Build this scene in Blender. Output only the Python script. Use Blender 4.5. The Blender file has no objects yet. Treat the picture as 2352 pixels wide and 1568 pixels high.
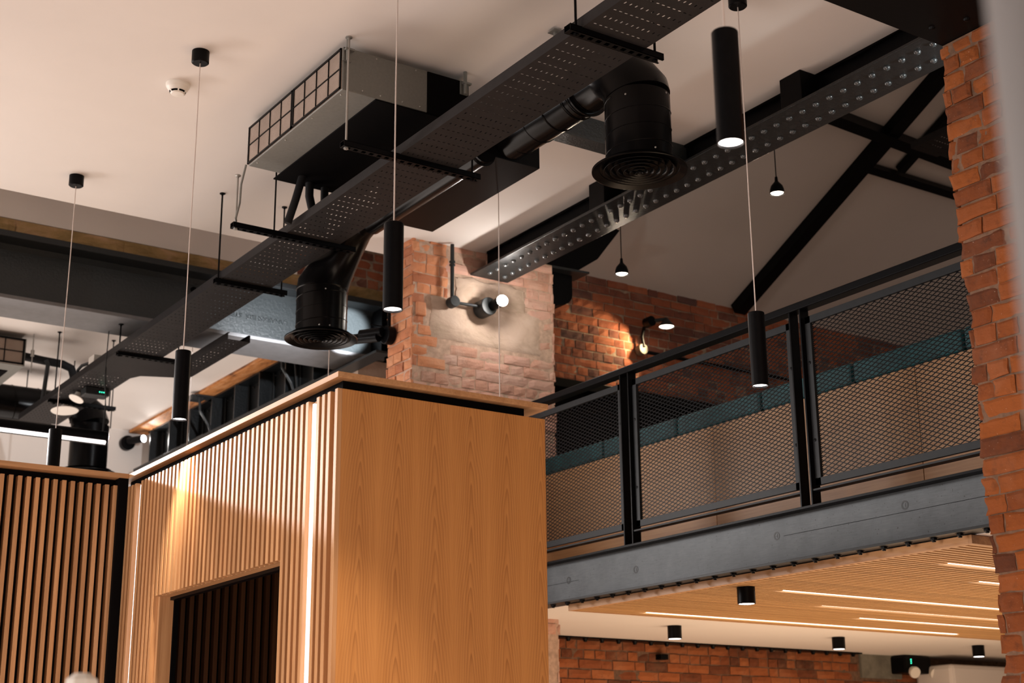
import bpy, math, random
from mathutils import Vector, Matrix, noise

# ------------------------------------------------------------------ camera, world, lights
S = bpy.context.scene
COL = S.collection
S.unit_settings.system = 'METRIC'
EYE = Vector((0, 0, 1.5))
F_PX, PITCH, ROLL, YAW = 3376.0, .29218, -.00895, .59270
fw0 = Vector((math.sin(YAW), math.cos(YAW), 0)); r0 = Vector((math.cos(YAW), -math.sin(YAW), 0))
FWD = fw0 * math.cos(PITCH) + Vector((0, 0, 1)) * math.sin(PITCH)
up0 = r0.cross(FWD)
RGT = r0 * math.cos(ROLL) + up0 * math.sin(ROLL)
UPV = -r0 * math.sin(ROLL) + up0 * math.cos(ROLL)
cam = bpy.data.cameras.new('camera'); camo = bpy.data.objects.new('camera', cam); COL.objects.link(camo)
cam.sensor_width = 36; cam.lens = F_PX * 36 / 2352; cam.clip_start = .05; cam.clip_end = 100
camo.matrix_world = Matrix(((RGT.x, UPV.x, -FWD.x, EYE.x), (RGT.y, UPV.y, -FWD.y, EYE.y), (RGT.z, UPV.z, -FWD.z, EYE.z), (0, 0, 0, 1)))
cam.dof.use_dof = True; cam.dof.focus_distance = 5.2; cam.dof.aperture_fstop = 4.5
S.camera = camo

W = bpy.data.worlds.new('world'); S.world = W; W.use_nodes = True
bg = W.node_tree.nodes['Background']; bg.inputs[0].default_value = (1, .80, .68, 1); bg.inputs[1].default_value = .20
S.view_settings.view_transform = 'Standard'; S.view_settings.look = 'None'
S.view_settings.exposure = 0; S.view_settings.gamma = 1; S.view_settings.use_curve_mapping = False

def area(name, loc, target, sx, sy, power, col, spread=180):
    l = bpy.data.lights.new(name, 'AREA'); l.shape = 'RECTANGLE'; l.size = sx; l.size_y = sy; l.energy = power; l.color = col; l.spread = math.radians(spread)
    o = bpy.data.objects.new(name, l); COL.objects.link(o); o.location = loc
    o.rotation_euler = (Vector(target) - Vector(loc)).to_track_quat('-Z', 'Y').to_euler(); return o
# unseen area fills added at the left, rear left and behind the camera
area('added_fill', (-3.6, 4.4, 1.9), (2, 4.4, 1.7), 5, 2.4, 68, (1, .88, .82), 75)
area('added_fill', (-2.7, 10.9, 3.35), (2, 4.8, 2.5), 3.2, 1.5, 90, (1, .93, .90))
area('added_fill', (1.2, -2.5, 1.3), (2.6, 6, 2.7), 4, 1.6, 84, (1, .78, .62))
# fills added low in each room, aimed up in place of floor bounce
area('upward_fill', (1.9, 3.1, .5), (1.9, 3.3, 4.3), 3.0, 4.4, 58, (1, .79, .69))
area('upward_fill', (1.6, 10.0, .6), (1.6, 9.7, 4.3), 4.5, 3, 150, (1, .88, .80))
area('upward_fill', (6.0, 5.0, .5), (6.0, 5.2, 2.3), 3.0, 2.6, 75, (1, .72, .48))
area('upward_fill', (6.4, 5.0, 2.75), (6.4, 5.2, 5), 3, 3, 8, (1, .74, .60))

def spot(name, loc, target, power, angle, blend=.4, col=(1, .86, .72), size=.02, parent=None, pw=None):
    l = bpy.data.lights.new(name, 'SPOT'); l.energy = power; l.spot_size = math.radians(angle); l.spot_blend = blend
    l.color = col; l.shadow_soft_size = size
    o = bpy.data.objects.new(name, l); COL.objects.link(o)
    base = pw if pw is not None else Vector((0, 0, 0))
    if parent: o.parent = parent
    o.location = Vector(loc) - base
    o.rotation_euler = (Vector(target) - Vector(loc)).to_track_quat('-Z', 'Y').to_euler(); return o
def point(name, loc, power, col=(1, .86, .72), size=.02, parent=None, pw=None):
    l = bpy.data.lights.new(name, 'POINT'); l.energy = power; l.color = col; l.shadow_soft_size = size
    o = bpy.data.objects.new(name, l); COL.objects.link(o)
    base = pw if pw is not None else Vector((0, 0, 0))
    if parent: o.parent = parent
    o.location = Vector(loc) - base; return o

# ------------------------------------------------------------------ materials
class N:
    def __init__(s, name):
        s.m = bpy.data.materials.new(name); s.m.use_nodes = True; s.t = s.m.node_tree; s.b = s.t.nodes['Principled BSDF']
    def n(s, ty, **k):
        q = s.t.nodes.new(ty)
        for a, v in k.items():
            if a in q.inputs.keys(): q.inputs[a].default_value = v
            else: setattr(q, a, v)
        return q
    def l(s, a, b): s.t.links.new(a, b)
    def math(s, op, a, b=None, c=None):
        q = s.t.nodes.new('ShaderNodeMath'); q.operation = op
        for i, v in enumerate((a, b, c)):
            if v is None: continue
            if isinstance(v, (int, float)): q.inputs[i].default_value = v
            else: s.l(v, q.inputs[i])
        return q.outputs[0]
    def coord(s, scale=(1, 1, 1), src='Object', obj=None):
        tc = s.n('ShaderNodeTexCoord'); mp = s.n('ShaderNodeMapping'); mp.inputs['Scale'].default_value = scale
        if src == 'World':
            g = s.n('ShaderNodeNewGeometry'); s.l(g.outputs['Position'], mp.inputs['Vector'])
        else: s.l(tc.outputs[src], mp.inputs['Vector'])
        return mp.outputs['Vector']
    def noise(s, vec, scale, detail=4, rough=.5, dist=0):
        q = s.n('ShaderNodeTexNoise'); q.inputs['Scale'].default_value = scale; q.inputs['Detail'].default_value = detail
        q.inputs['Roughness'].default_value = rough; q.inputs['Distortion'].default_value = dist; s.l(vec, q.inputs['Vector']); return q.outputs['Fac']
    def ramp(s, fac, stops):
        q = s.n('ShaderNodeValToRGB'); e = q.color_ramp.elements
        e[0].position, e[0].color = stops[0][0], (*stops[0][1], 1); e[1].position, e[1].color = stops[-1][0], (*stops[-1][1], 1)
        for p, c in stops[1:-1]:
            x = e.new(p); x.color = (*c, 1)
        s.l(fac, q.inputs['Fac']); return q.outputs['Color']
    def mix(s, fac, a, b, mode='MIX'):
        q = s.n('ShaderNodeMix'); q.data_type = 'RGBA'; q.blend_type = mode
        for i, v in ((0, fac), (6, a), (7, b)):
            if isinstance(v, (int, float)): q.inputs[i].default_value = v
            elif isinstance(v, tuple): q.inputs[i].default_value = (*v, 1)
            else: s.l(v, q.inputs[i])
        return q.outputs[2]
    def bump(s, h, strength=.3, dist=.01):
        q = s.n('ShaderNodeBump'); q.inputs['Strength'].default_value = strength; q.inputs['Distance'].default_value = dist
        s.l(h, q.inputs['Height']); s.l(q.outputs['Normal'], s.b.inputs['Normal'])
    def col(s, c):
        if isinstance(c, tuple): s.b.inputs['Base Color'].default_value = (*c, 1)
        else: s.l(c, s.b.inputs['Base Color'])
    def rough(s, v):
        if isinstance(v, (int, float)): s.b.inputs['Roughness'].default_value = v
        else: s.l(v, s.b.inputs['Roughness'])

def plain(name, c, rough=.5, metal=0, nscale=0, namt=.15, bump=0, spec=None):
    q = N(name); q.rough(rough); q.b.inputs['Metallic'].default_value = metal
    if spec is not None: q.b.inputs['Specular IOR Level'].default_value = spec
    if nscale:
        v = q.coord(src='World'); f = q.noise(v, nscale, 5, .6)
        q.col(q.ramp(f, [(.3, tuple(x * (1 - namt) for x in c)), (.7, tuple(min(1, x * (1 + namt)) for x in c))]))
        if bump: q.bump(f, bump, .004)
    else: q.col(c)
    return q.m
def emis(name, c, strength):
    q = N(name); q.col((0, 0, 0)); q.b.inputs['Emission Color'].default_value = (*c, 1); q.b.inputs['Emission Strength'].default_value = strength; return q.m

MT = {}
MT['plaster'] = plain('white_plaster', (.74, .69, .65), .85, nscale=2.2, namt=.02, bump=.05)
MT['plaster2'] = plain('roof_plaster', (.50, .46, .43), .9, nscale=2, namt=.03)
MT['black'] = plain('black_powder_coat', (.0030, .0030, .0036), .36, nscale=60, namt=.2, spec=.08)
MT['blackgloss'] = plain('black_duct_paint', (.0026, .0023, .0025), .24, nscale=14, namt=.2, spec=.13)
MT['blackmatt'] = plain('matt_black', (.0035, .003, .0032), .8, spec=.04)
MT['flangegrey'] = plain('lit_flange_paint', (.14, .14, .145), .5, nscale=20, namt=.1)  # bottom flange colour lightened to carry the light from the rear room
MT['greyblack'] = plain('dark_grey_paint', (.020, .023, .025), .42, nscale=30, namt=.15, spec=.3)
MT['traypaint'] = plain('tray_paint', (.021, .0195, .020), .42, nscale=25, namt=.12, spec=.07)
MT['rawsteel'] = None
MT['galv'] = plain('galvanised_steel', (.20, .20, .185), .55, .45, nscale=90, namt=.07)
MT['zinc'] = plain('zinc_rod', (.40, .39, .37), .4, .7)
MT['filter'] = None
MT['rubber'] = plain('black_foam_insulation', (.010, .010, .011), .75, spec=.2)
MT['cordm'] = plain('clear_cord', (.62, .54, .50), .35)
MT['white_plastic'] = plain('white_plastic', (.80, .76, .70), .45)
MT['teal'] = plain('teal_velvet', (.007, .075, .088), .6, nscale=18, namt=.45)
MT['concrete'] = plain('concrete', (.17, .16, .13), .9, nscale=12, namt=.3, bump=.2)
MT['mortar'] = plain('lime_mortar', (.30, .22, .16), .95, nscale=35, namt=.35, bump=.6)
MT['mortar_pink'] = plain('washed_mortar', (.46, .32, .24), .95, nscale=30, namt=.25, bump=.6)
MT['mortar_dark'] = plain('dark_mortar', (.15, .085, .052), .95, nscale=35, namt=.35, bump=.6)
MT['framegrey'] = plain('dark_frame_paint', (.013, .015, .017), .45, nscale=30, namt=.15, spec=.2)
MT['white_gloss'] = plain('white_enamel', (.72, .68, .66), .15)
MT['postgrey'] = plain('pale_grey_paint', (.36, .355, .36), .6)
MT['floor'] = plain('oak_floor', (.38, .25, .15), .5, nscale=5, namt=.2)
MT['lens'] = emis('lamp_lens', (1, .90, .86), 9)
MT['bulb'] = emis('bulb_glass', (1, .84, .66), 14)
MT['spotlens'] = emis('spotlight_lens', (1, .95, .90), 60)
MT['led'] = emis('led_strip', (1, .90, .88), 3.0)
MT['ledc'] = emis('ceiling_led_strip', (1, .86, .74), 5)
MT['greenled'] = emis('green_indicator', (.05, 1, .55), 3)

def cast_iron(name, c, rough, bs):
    q = N(name); v = q.coord(src='World'); a = q.noise(v, 55, 6, .65); b = q.noise(v, 160, 3, .6)
    h = q.math('ADD', a, q.math('MULTIPLY', b, .4)); q.bump(h, bs, .012); q.col(c); q.rough(rough); return q.m
MT['iron'] = cast_iron('painted_cast_steel', (.024, .029, .031), .34, .36)
MT['girder'] = cast_iron('painted_girder', (.007, .0085, .0095), .34, .25)

MT['rivetpaint'] = plain('glossy_rivet_paint', (.05, .055, .058), .2, spec=.9)
def steel_raw():
    q = N('mill_scale_steel'); v = q.coord((2, 1, 1), src='World'); a = q.noise(v, 9, 8, .65)
    b = q.noise(q.coord((3, 3, 50), src='World'), 6, 4, .5)
    c = q.ramp(a, [(.30, (.038, .046, .052)), (.62, (.072, .084, .093)), (.78, (.10, .112, .122))])
    c = q.mix(.35, c, q.ramp(b, [(.3, (.045, .052, .059)), (.7, (.10, .112, .122))]))
    sp = q.noise(v, 120, 2, .5); c = q.mix(q.ramp(sp, [(.27, (1, 1, 1)), (.32, (0, 0, 0))]), c, (.012, .012, .012))
    q.col(c); q.rough(.48); q.b.inputs['Metallic'].default_value = .25; return q.m
MT['rawsteel'] = steel_raw()

def filt():
    q = N('filter_mesh'); v = q.coord(src='World'); a = q.n('ShaderNodeTexWave'); a.inputs['Scale'].default_value = 70; a.bands_direction = 'Y'
    b = q.n('ShaderNodeTexWave'); b.inputs['Scale'].default_value = 70; b.bands_direction = 'Z'; c = q.n('ShaderNodeTexWave'); c.inputs['Scale'].default_value = 70; c.bands_direction = 'X'
    for z in (a, b, c): q.l(v, z.inputs['Vector'])
    f = q.math('MULTIPLY', q.math('MULTIPLY', a.outputs['Fac'], b.outputs['Fac']), 1.0)
    n = q.noise(v, 9, 4, .6)
    q.col(q.mix(q.ramp(b.outputs['Fac'], [(.35, (0, 0, 0)), (.65, (1, 1, 1))]), (.17, .125, .10), q.ramp(n, [(.35, (.32, .25, .205)), (.65, (.44, .35, .29))])))
    q.rough(.8); return q.m
MT['filter'] = filt()

def oak(name, axis, light, dark, strength=1.0, rough=.45):
    """straight-grained oak; axis = direction of the grain"""
    q = N(name)
    sc = {'Z': (55, 55, 1.6), 'X': (1.6, 55, 55), 'Y': (55, 1.6, 55)}[axis]
    v = q.coord(sc, src='World'); a = q.noise(v, 1, 5, .6, .4)
    v2 = q.coord(tuple(x * 4 for x in sc), src='World'); b = q.noise(v2, 1, 3, .6)
    f = q.math('ADD', q.math('MULTIPLY', a, .7), q.math('MULTIPLY', b, .3))
    c = q.ramp(f, [(.32, dark), (.62, light)])
    at = q.n('ShaderNodeAttribute'); at.attribute_name = 'tint'
    k = q.math('ADD', .86, q.math('MULTIPLY', at.outputs['Fac'], .28))
    hs = q.n('ShaderNodeHueSaturation'); q.l(c, hs.inputs['Color']); q.l(k, hs.inputs['Value'])
    q.col(hs.outputs['Color']); q.rough(rough); q.bump(b, .05, .001); return q.m
OL, OD = (.56, .31, .145), (.40, .195, .080)
MT['oak_z'] = oak('oak_upright_grain', 'Z', OL, OD)
MT['oak_x'] = oak('oak_grain_across', 'X', OL, OD)
MT['oak_y'] = oak('oak_grain_along', 'Y', OL, OD)
MT['oak_dark'] = oak('shaded_oak_slat', 'Z', (.13, .055, .022), (.07, .03, .012))  # same oak as the screen, with the doorway's shade put into the colour
MT['oak_ceil'] = oak('oak_ceiling_slat', 'X', (.60, .35, .15), (.46, .25, .10))
MT['bench'] = oak('birch_panel', 'Y', (.56, .315, .145), (.42, .215, .095))

def veneer():
    q = N('crown_cut_oak_veneer'); g = q.n('ShaderNodeNewGeometry'); sp = q.n('ShaderNodeSeparateXYZ'); q.l(g.outputs['Position'], sp.inputs[0])
    x, z = sp.outputs[0], sp.outputs[2]
    leaf = .132
    low = q.noise(q.coord((1.5, 1, 1.2), src='World'), 2.2, 2, .5)
    xs = q.math('ADD', x, q.math('MULTIPLY', q.math('SUBTRACT', low, .5), .035))
    u = q.math('PINGPONG', q.math('SUBTRACT', xs, 1.985 + .0), leaf)          # 0 .. leaf, mirrored leaves
    d = q.math('MULTIPLY', q.math('SUBTRACT', u, leaf * .5), 1 / leaf)          # -0.5 .. 0.5 across a leaf
    d2 = q.math('MULTIPLY', d, d)
    wob = q.noise(q.coord((7, 7, 2.0), src='World'), 1.4, 3, .55)
    wob2 = q.noise(q.coord((2, 2, .9), src='World'), 1.5, 3, .5)
    # crowns: rings in z opened by |d|
    h = q.math('ADD', q.math('MULTIPLY', z, 10.0), q.math('MULTIPLY', q.math('POWER', q.math('ADD', d2, .0025), .5), 15.0))
    h = q.math('ADD', h, q.math('MULTIPLY', wob, 2.2)); h = q.math('ADD', h, q.math('MULTIPLY', wob2, 4.0))
    ring = q.math('FRACT', h)
    rr = q.ramp(ring, [(0, (0, 0, 0)), (.55, (.35, .35, .35)), (.9, (1, 1, 1)), (1.0, (.1, .1, .1))])
    fib = q.noise(q.coord((420, 420, 6), src='World'), 1, 3, .6)
    fib2 = q.noise(q.coord((90, 90, 1.5), src='World'), 1, 4, .6)
    cen = q.math('SUBTRACT', 1.0, q.math('MULTIPLY', d2, 3.4))
    c = q.mix(q.math('MULTIPLY', q.math('MULTIPLY', rr, .85), cen), (.56, .245, .066), (.28, .10, .022))
    c = q.mix(.22, c, q.ramp(fib, [(.35, (.30, .12, .035)), (.65, (.58, .29, .10))]))
    c = q.mix(.16, c, q.ramp(fib2, [(.35, (.34, .14, .04)), (.65, (.56, .28, .10))]))
    q.col(c); q.rough(.42); q.bump(fib, .04, .001); return q.m
MT['veneer'] = veneer()

def wood_strip():
    q = N('rough_orange_timber'); v = q.coord((1, .25, 1), src='World'); a = q.noise(v, 22, 7, .65, .6)
    q.col(q.ramp(a, [(.30, (.10, .03, .01)), (.5, (.52, .20, .05)), (.72, (.62, .33, .16))])); q.rough(.7); q.bump(a, .5, .01); return q.m
MT['timber'] = wood_strip()

def brick(name, stops, dust=(.5, .36, .27), dustamt=.3, soot=.3, rough=.9):
    q = N(name); at = q.n('ShaderNodeAttribute'); at.attribute_name = 'tint'
    v = q.coord(src='World'); a = q.noise(v, 26, 7, .65); b = q.noise(v, 6, 4, .6); e = q.noise(v, 120, 3, .6)
    t = q.math('ADD', q.math('MULTIPLY', at.outputs['Fac'], .72), q.math('MULTIPLY', a, .28))
    c = q.ramp(t, stops)
    c = q.mix(q.ramp(b, [(.50, (0, 0, 0)), (.75, (dustamt,) * 3)]), c, dust)
    c = q.mix(q.ramp(a, [(.30, (soot,) * 3), (.44, (0, 0, 0))]), c, (.03, .018, .012))
    c = q.mix(q.ramp(e, [(.68, (0, 0, 0)), (.74, (.5, .5, .5))]), c, dust)
    q.col(c); q.rough(rough); q.b.inputs['Specular IOR Level'].default_value = .25
    q.bump(q.math('ADD', a, q.math('MULTIPLY', e, .5)), .45, .006); return q.m
MT['brick_pier'] = brick('orange_brick', [(.15, (.085, .028, .013)), (.35, (.165, .046, .013)), (.6, (.245, .070, .015)), (.85, (.21, .062, .019))], dustamt=.07, soot=.35)
MT['brick_pillar'] = brick('pale_washed_brick', [(.15, (.42, .235, .175)), (.4, (.53, .295, .215)), (.7, (.57, .325, .25)), (.9, (.50, .33, .27))], dust=(.58, .44, .36), dustamt=.65, soot=.25)
MT['brick_corner'] = brick('orange_washed_brick', [(.15, (.38, .14, .075)), (.5, (.56, .23, .115)), (.85, (.60, .28, .15))], dust=(.56, .40, .30), dustamt=.3, soot=.2)
MT['brick_mezz'] = brick('dark_red_brick', [(.10, (.105, .060, .055)), (.28, (.16, .060, .042)), (.5, (.30, .090, .045)), (.85, (.36, .115, .055))], dust=(.40, .27, .20), dustamt=.25, soot=.3)
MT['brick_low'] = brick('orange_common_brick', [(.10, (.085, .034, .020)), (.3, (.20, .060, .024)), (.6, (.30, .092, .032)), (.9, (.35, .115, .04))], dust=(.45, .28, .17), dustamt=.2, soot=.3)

def stone(name, c1, c2, c3):
    q = N(name); v = q.coord((1, 1, 1.6), src='World'); a = q.noise(v, 5, 8, .65, .8); b = q.noise(v, 30, 5, .6)
    c = q.ramp(a, [(.3, c1), (.5, c2), (.7, c3)]); q.col(c); q.rough(.9); q.bump(q.math('ADD', a, q.math('MULTIPLY', b, .4)), .6, .012); return q.m
MT['stone'] = stone('sandstone_block', (.36, .27, .20), (.48, .355, .275), (.54, .41, .33))
MT['stone_band'] = stone('mossy_sandstone', (.22, .15, .055), (.36, .235, .10), (.50, .31, .19))

# ------------------------------------------------------------------ mesh helpers
WL = {}                                             # world location of every root
class MB:
    def __init__(s): s.v = []; s.f = []; s.t = []
    def quad(s, *p, t=.5):
        i = len(s.v); s.v += [Vector(q) for q in p]; s.f.append(tuple(range(i, i + len(p)))); s.t.append(t); return s
    def box(s, x0, x1, y0, y1, z0, z1, t=.5):
        i = len(s.v); s.v += [Vector((x, y, z)) for x in (x0, x1) for y in (y0, y1) for z in (z0, z1)]
        for f in ((0, 1, 3, 2), (4, 6, 7, 5), (0, 4, 5, 1), (2, 3, 7, 6), (0, 2, 6, 4), (1, 5, 7, 3)):
            s.f.append(tuple(i + k for k in f)); s.t.append(t)
        return s
    def bar(s, a, b, w, h, up=(0, 0, 1), t=.5):
        a, b = Vector(a), Vector(b); d = (b - a).normalized(); u = Vector(up); sx = d.cross(u).normalized(); u = sx.cross(d)
        i = len(s.v)
        for p in (a, b):
            for k, l in ((-1, -1), (1, -1), (1, 1), (-1, 1)): s.v.append(p + sx * (k * w / 2) + u * (l * h / 2))
        for f in ((0, 1, 2, 3), (7, 6, 5, 4), (0, 4, 5, 1), (1, 5, 6, 2), (2, 6, 7, 3), (3, 7, 4, 0)):
            s.f.append(tuple(i + k for k in f)); s.t.append(t)
        return s
    def tube(s, pts, r, n=16, cap=True):
        pts = [Vector(p) for p in pts]; R = r if isinstance(r, (list, tuple)) else [r] * len(pts); i = len(s.v); m = len(pts); nrm = None
        for k, p in enumerate(pts):
            d = ((pts[min(k + 1, m - 1)] - p).normalized() + (p - pts[max(k - 1, 0)]).normalized()).normalized()
            if nrm is None:
                nrm = d.orthogonal().normalized()
            else: nrm = (nrm - d * nrm.dot(d)).normalized()
            b = d.cross(nrm)
            # widen at mitres so that the tube keeps its diameter
            for j in range(n):
                a = 2 * math.pi * j / n; s.v.append(p + (nrm * math.cos(a) + b * math.sin(a)) * R[k])
        for k in range(m - 1):
            for j in range(n):
                s.f.append((i + k * n + j, i + k * n + (j + 1) % n, i + (k + 1) * n + (j + 1) % n, i + (k + 1) * n + j)); s.t.append(.5)
        if cap:
            s.f.append(tuple(i + j for j in reversed(range(n)))); s.t.append(.5)
            s.f.append(tuple(i + (m - 1) * n + j for j in range(n))); s.t.append(.5)
        return s
    def cyl(s, a, b, r, n=24, r2=None): return s.tube([a, b], [r, r if r2 is None else r2], n)
    def lathe(s, prof, c, axis=(0, 0, 1), n=32):
        ax = Vector(axis).normalized(); u = ax.orthogonal().normalized(); w = ax.cross(u); c = Vector(c); i = len(s.v); m = len(prof)
        for r, h in prof:
            for j in range(n):
                a = 2 * math.pi * j / n; s.v.append(c + ax * h + (u * math.cos(a) + w * math.sin(a)) * r)
        for k in range(m - 1):
            for j in range(n):
                s.f.append((i + k * n + j, i + k * n + (j + 1) % n, i + (k + 1) * n + (j + 1) % n, i + (k + 1) * n + j)); s.t.append(.5)
        return s
    def prism(s, poly, axis, a0, a1):
        """polygon in the plane normal to axis, extruded from a0 to a1"""
        def P(p, a): return Vector({'X': (a, p[0], p[1]), 'Y': (p[0], a, p[1]), 'Z': (p[0], p[1], a)}[axis])
        i = len(s.v); n = len(poly); s.v += [P(p, a0) for p in poly] + [P(p, a1) for p in poly]
        s.f.append(tuple(i + k for k in range(n))); s.f.append(tuple(i + n + k for k in reversed(range(n)))); s.t += [.5, .5]
        for k in range(n): s.f.append((i + k, i + (k + 1) % n, i + n + (k + 1) % n, i + n + k)); s.t.append(.5)
        return s
    def build(s, name, mat, parent=None, smooth=False, bevel=0, solid=0):
        if parent is not None: o0 = WL[parent]
        else:
            xs = [v.x for v in s.v]; ys = [v.y for v in s.v]; zs = [v.z for v in s.v]
            o0 = Vector(((min(xs) + max(xs)) / 2, (min(ys) + max(ys)) / 2, min(zs)))
        me = bpy.data.meshes.new(name); me.from_pydata([v - o0 for v in s.v], [], s.f); me.update()
        at = me.attributes.new('tint', 'FLOAT', 'FACE'); at.data.foreach_set('value', s.t)
        import bmesh
        bm = bmesh.new(); bm.from_mesh(me); bmesh.ops.recalc_face_normals(bm, faces=bm.faces); bm.to_mesh(me); bm.free()
        me.materials.append(MT[mat] if isinstance(mat, str) else mat)
        o = bpy.data.objects.new(name, me); COL.objects.link(o); WL[o] = o0
        if parent is None: o.location = o0
        else: o.parent = parent
        if smooth:
            for p in me.polygons: p.use_smooth = True
            me.set_sharp_from_angle(angle=math.radians(35)) if hasattr(me, 'set_sharp_from_angle') else None
        if bevel:
            b = o.modifiers.new('bevel', 'BEVEL'); b.width = bevel; b.segments = 2; b.limit_method = 'ANGLE'; b.angle_limit = math.radians(40)
        if solid:
            b = o.modifiers.new('thickness', 'SOLIDIFY'); b.thickness = solid; b.offset = 0
        return o
def studs(name, mat, parent, items):
    for prof, c, ax in items:
        MB().lathe(prof, c, axis=ax, n=8).build(name, mat, parent, smooth=True)
SCR = [(.0001, -.004), (.0035, -.002), (.004, 0)]
def tag(o, label, cat, group=None, kind=None):
    if label: o['label'] = label
    if cat: o['category'] = cat
    if group: o['group'] = group
    if kind: o['kind'] = kind
    return o
def thing(name, loc, label, cat, group=None):
    o = bpy.data.objects.new(name, None); COL.objects.link(o); o.location = loc; o.empty_display_size = .05; WL[o] = Vector(loc)
    return tag(o, label, cat, group)
def dup(root, loc, label, group=None):
    r = root.copy(); COL.objects.link(r); r.location = loc; r['label'] = label
    if group: r['group'] = group
    WL[r] = Vector(loc)
    for ch in list(root.children):
        c = ch.copy(); COL.objects.link(c); c.parent = r
        for g in list(ch.children):
            d = g.copy(); COL.objects.link(d); d.parent = c
    return r
def struct(o): o['kind'] = 'structure'; return o
def plabel(o, label): o['label'] = label; return o
random.seed(4)
FLOOR = .35

# ------------------------------------------------------------------ brickwork
def bricks(u0, u1, z0, z1, frame, holes=(), pitch=.0575, L=.172, H=.083, joint=.008, depth=.03, rough=.0035, grid=(5, 3), endjit=(0, 0), seed=1, tintshift=None, gone=.0):
    """rough hand-laid bricks; frame(u, d, z) -> world point, d outwards from the wall face"""
    rnd = random.Random(seed); m = MB(); row = 0; z = z0
    while z < z1 - .01:
        zt = min(z + pitch, z1); kind = rnd.random(); u = u0 - rnd.random() * L
        if kind < .35: lens = [H] * 400
        else: lens = [L if rnd.random() < .78 else H for _ in range(400)]
        for ln in lens:
            a, b = u, u + ln; u = b
            if b <= u0 + .012 or a >= u1 - .012:
                if a >= u1 - .012: break
                continue
            a = max(a, u0); b = min(b, u1)
            if a == u0: a += rnd.uniform(-1, 1) * endjit[0]
            if b == u1: b += rnd.uniform(-1, 1) * endjit[1]
            cu, cz = (a + b) / 2, (z + zt) / 2
            if any(h[0] < cu < h[1] and h[2] < cz < h[3] for h in holes): continue
            if rnd.random() < gone: continue
            j = joint / 2; gx, gz = max(2, int(grid[0] * (b - a) / L + .5)), grid[1]
            push = rnd.uniform(-.0035, .0035); tl = [rnd.uniform(-.0022, .0022) for _ in range(4)]
            t = min(1, max(0, rnd.random() * (1 if tintshift is None else 1)))
            i = len(m.v)
            for kz in range(gz + 1):
                for kx in range(gx + 1):
                    fx, fz = kx / gx, kz / gz
                    uu = a + j + (b - a - 2 * j) * fx; zz = z + j + (zt - z - 2 * j) * fz
                    zz += (tl[0] * (1 - fx) + tl[1] * fx) * (1 - fz) + (tl[2] * (1 - fx) + tl[3] * fx) * fz
                    edge = min(kx, gx - kx, kz, gz - kz) == 0
                    nv = noise.noise(Vector((uu * 38 + seed * 7, zz * 38, t * 9))); n2 = noise.noise(Vector((uu * 11 + seed * 3, zz * 11, t * 5)))
                    dd = push + rough * (1.6 * n2 + nv) - (.0045 if edge else 0)
                    if edge: uu += nv * .003; zz += n2 * .003
                    m.v.append(frame(uu, dd, zz))
            for kz in range(gz):
                for kx in range(gx):
                    q = i + kz * (gx + 1) + kx; m.f.append((q, q + 1, q + gx + 2, q + gx + 1)); m.t.append(t)
            # sides
            ring = [k for k in range(gx + 1)] + [(k + 1) * (gx + 1) + gx for k in range(gz)] + [gz * (gx + 1) + k for k in reversed(range(gx))] + [k * (gx + 1) for k in reversed(range(1, gz))]
            base = len(m.v)
            for k in ring:
                fx = (k % (gx + 1)) / gx; fz = (k // (gx + 1)) / gz
                m.v.append(frame(a + j + (b - a - 2 * j) * fx, -depth, z + j + (zt - z - 2 * j) * fz))
            for q in range(len(ring)):
                r_ = (q + 1) % len(ring); m.f.append((i + ring[q], base + q, base + r_, i + ring[r_])); m.t.append(t)
        z = zt; row += 1
    return m

# ------------------------------------------------------------------ large structure
struct(MB().box(-4, 12, -4, 13, FLOOR - .1, FLOOR).build('floor', 'floor'))
struct(MB().prism([(-3.5, .6), (4.14, .6), (4.14, 6.71), (3.28, 6.71), (3.28, 6.90), (-3.5, 6.90)], 'Z', 4.30, 4.82).build('ceiling', 'plaster'))
struct(MB().box(-3.5, 4.9, 6.6, 8.10, 4.82, 4.90).build('ceiling_recess', 'plaster'))
struct(MB().box(-3.5, 4.30, 8.06, 11.6, 4.30, 4.42).build('ceiling_rear_room', 'plaster'))
# wall over the opening: plaster strip, sandstone course, brick fill
struct(MB().box(-3.5, 3.7, 7.87, 8.06, 4.532, 4.82).build('wall_back', 'plaster'))
m = MB(); x = -3.5; rnd = random.Random(8)
while x < 4.30:
    w = rnd.choice((.62, .48, .8)); x1 = min(x + w, 4.32); n = 14; i = len(m.v)
    for kz in range(7):
        for kx in range(n + 1):
            uu = x + .003 + (x1 - x - .006) * kx / n; zz = 4.40 + .128 * kz / 6
            e = min(kx, n - kx, kz, 6 - kz) == 0
            m.v.append(Vector((uu, 7.855 - .016 * noise.noise(Vector((uu * 8, zz * 14, 2))) - .010 * noise.noise(Vector((uu * 34, zz * 40, 5))) + (.012 if e else 0) + (.008 if kz > 4 else 0), zz + (.007 * noise.noise(Vector((uu * 26, 1, 3))) if kz == 6 else 0))))
    for kz in range(6):
        for kx in range(n): q = i + kz * (n + 1) + kx; m.f.append((q, q + 1, q + n + 2, q + n + 1)); m.t.append(.5)
    x = x1
m.box(-3.5, 4.32, 7.875, 8.06, 4.36, 4.53)
struct(m.build('trim_1', 'stone_band', smooth=False))
struct(bricks(3.66, 4.35, 4.530, 4.775, lambda u, d, z: Vector((u, 7.87 - d, z)), seed=21, pitch=.062, L=.19, joint=.011, grid=(5, 2)).build('wall_back_brickwork', 'brick_mezz'))
struct(MB().box(3.66, 4.6, 7.876, 8.06, 4.53, 4.82).build('wall_back_mortar', 'mortar'))
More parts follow.
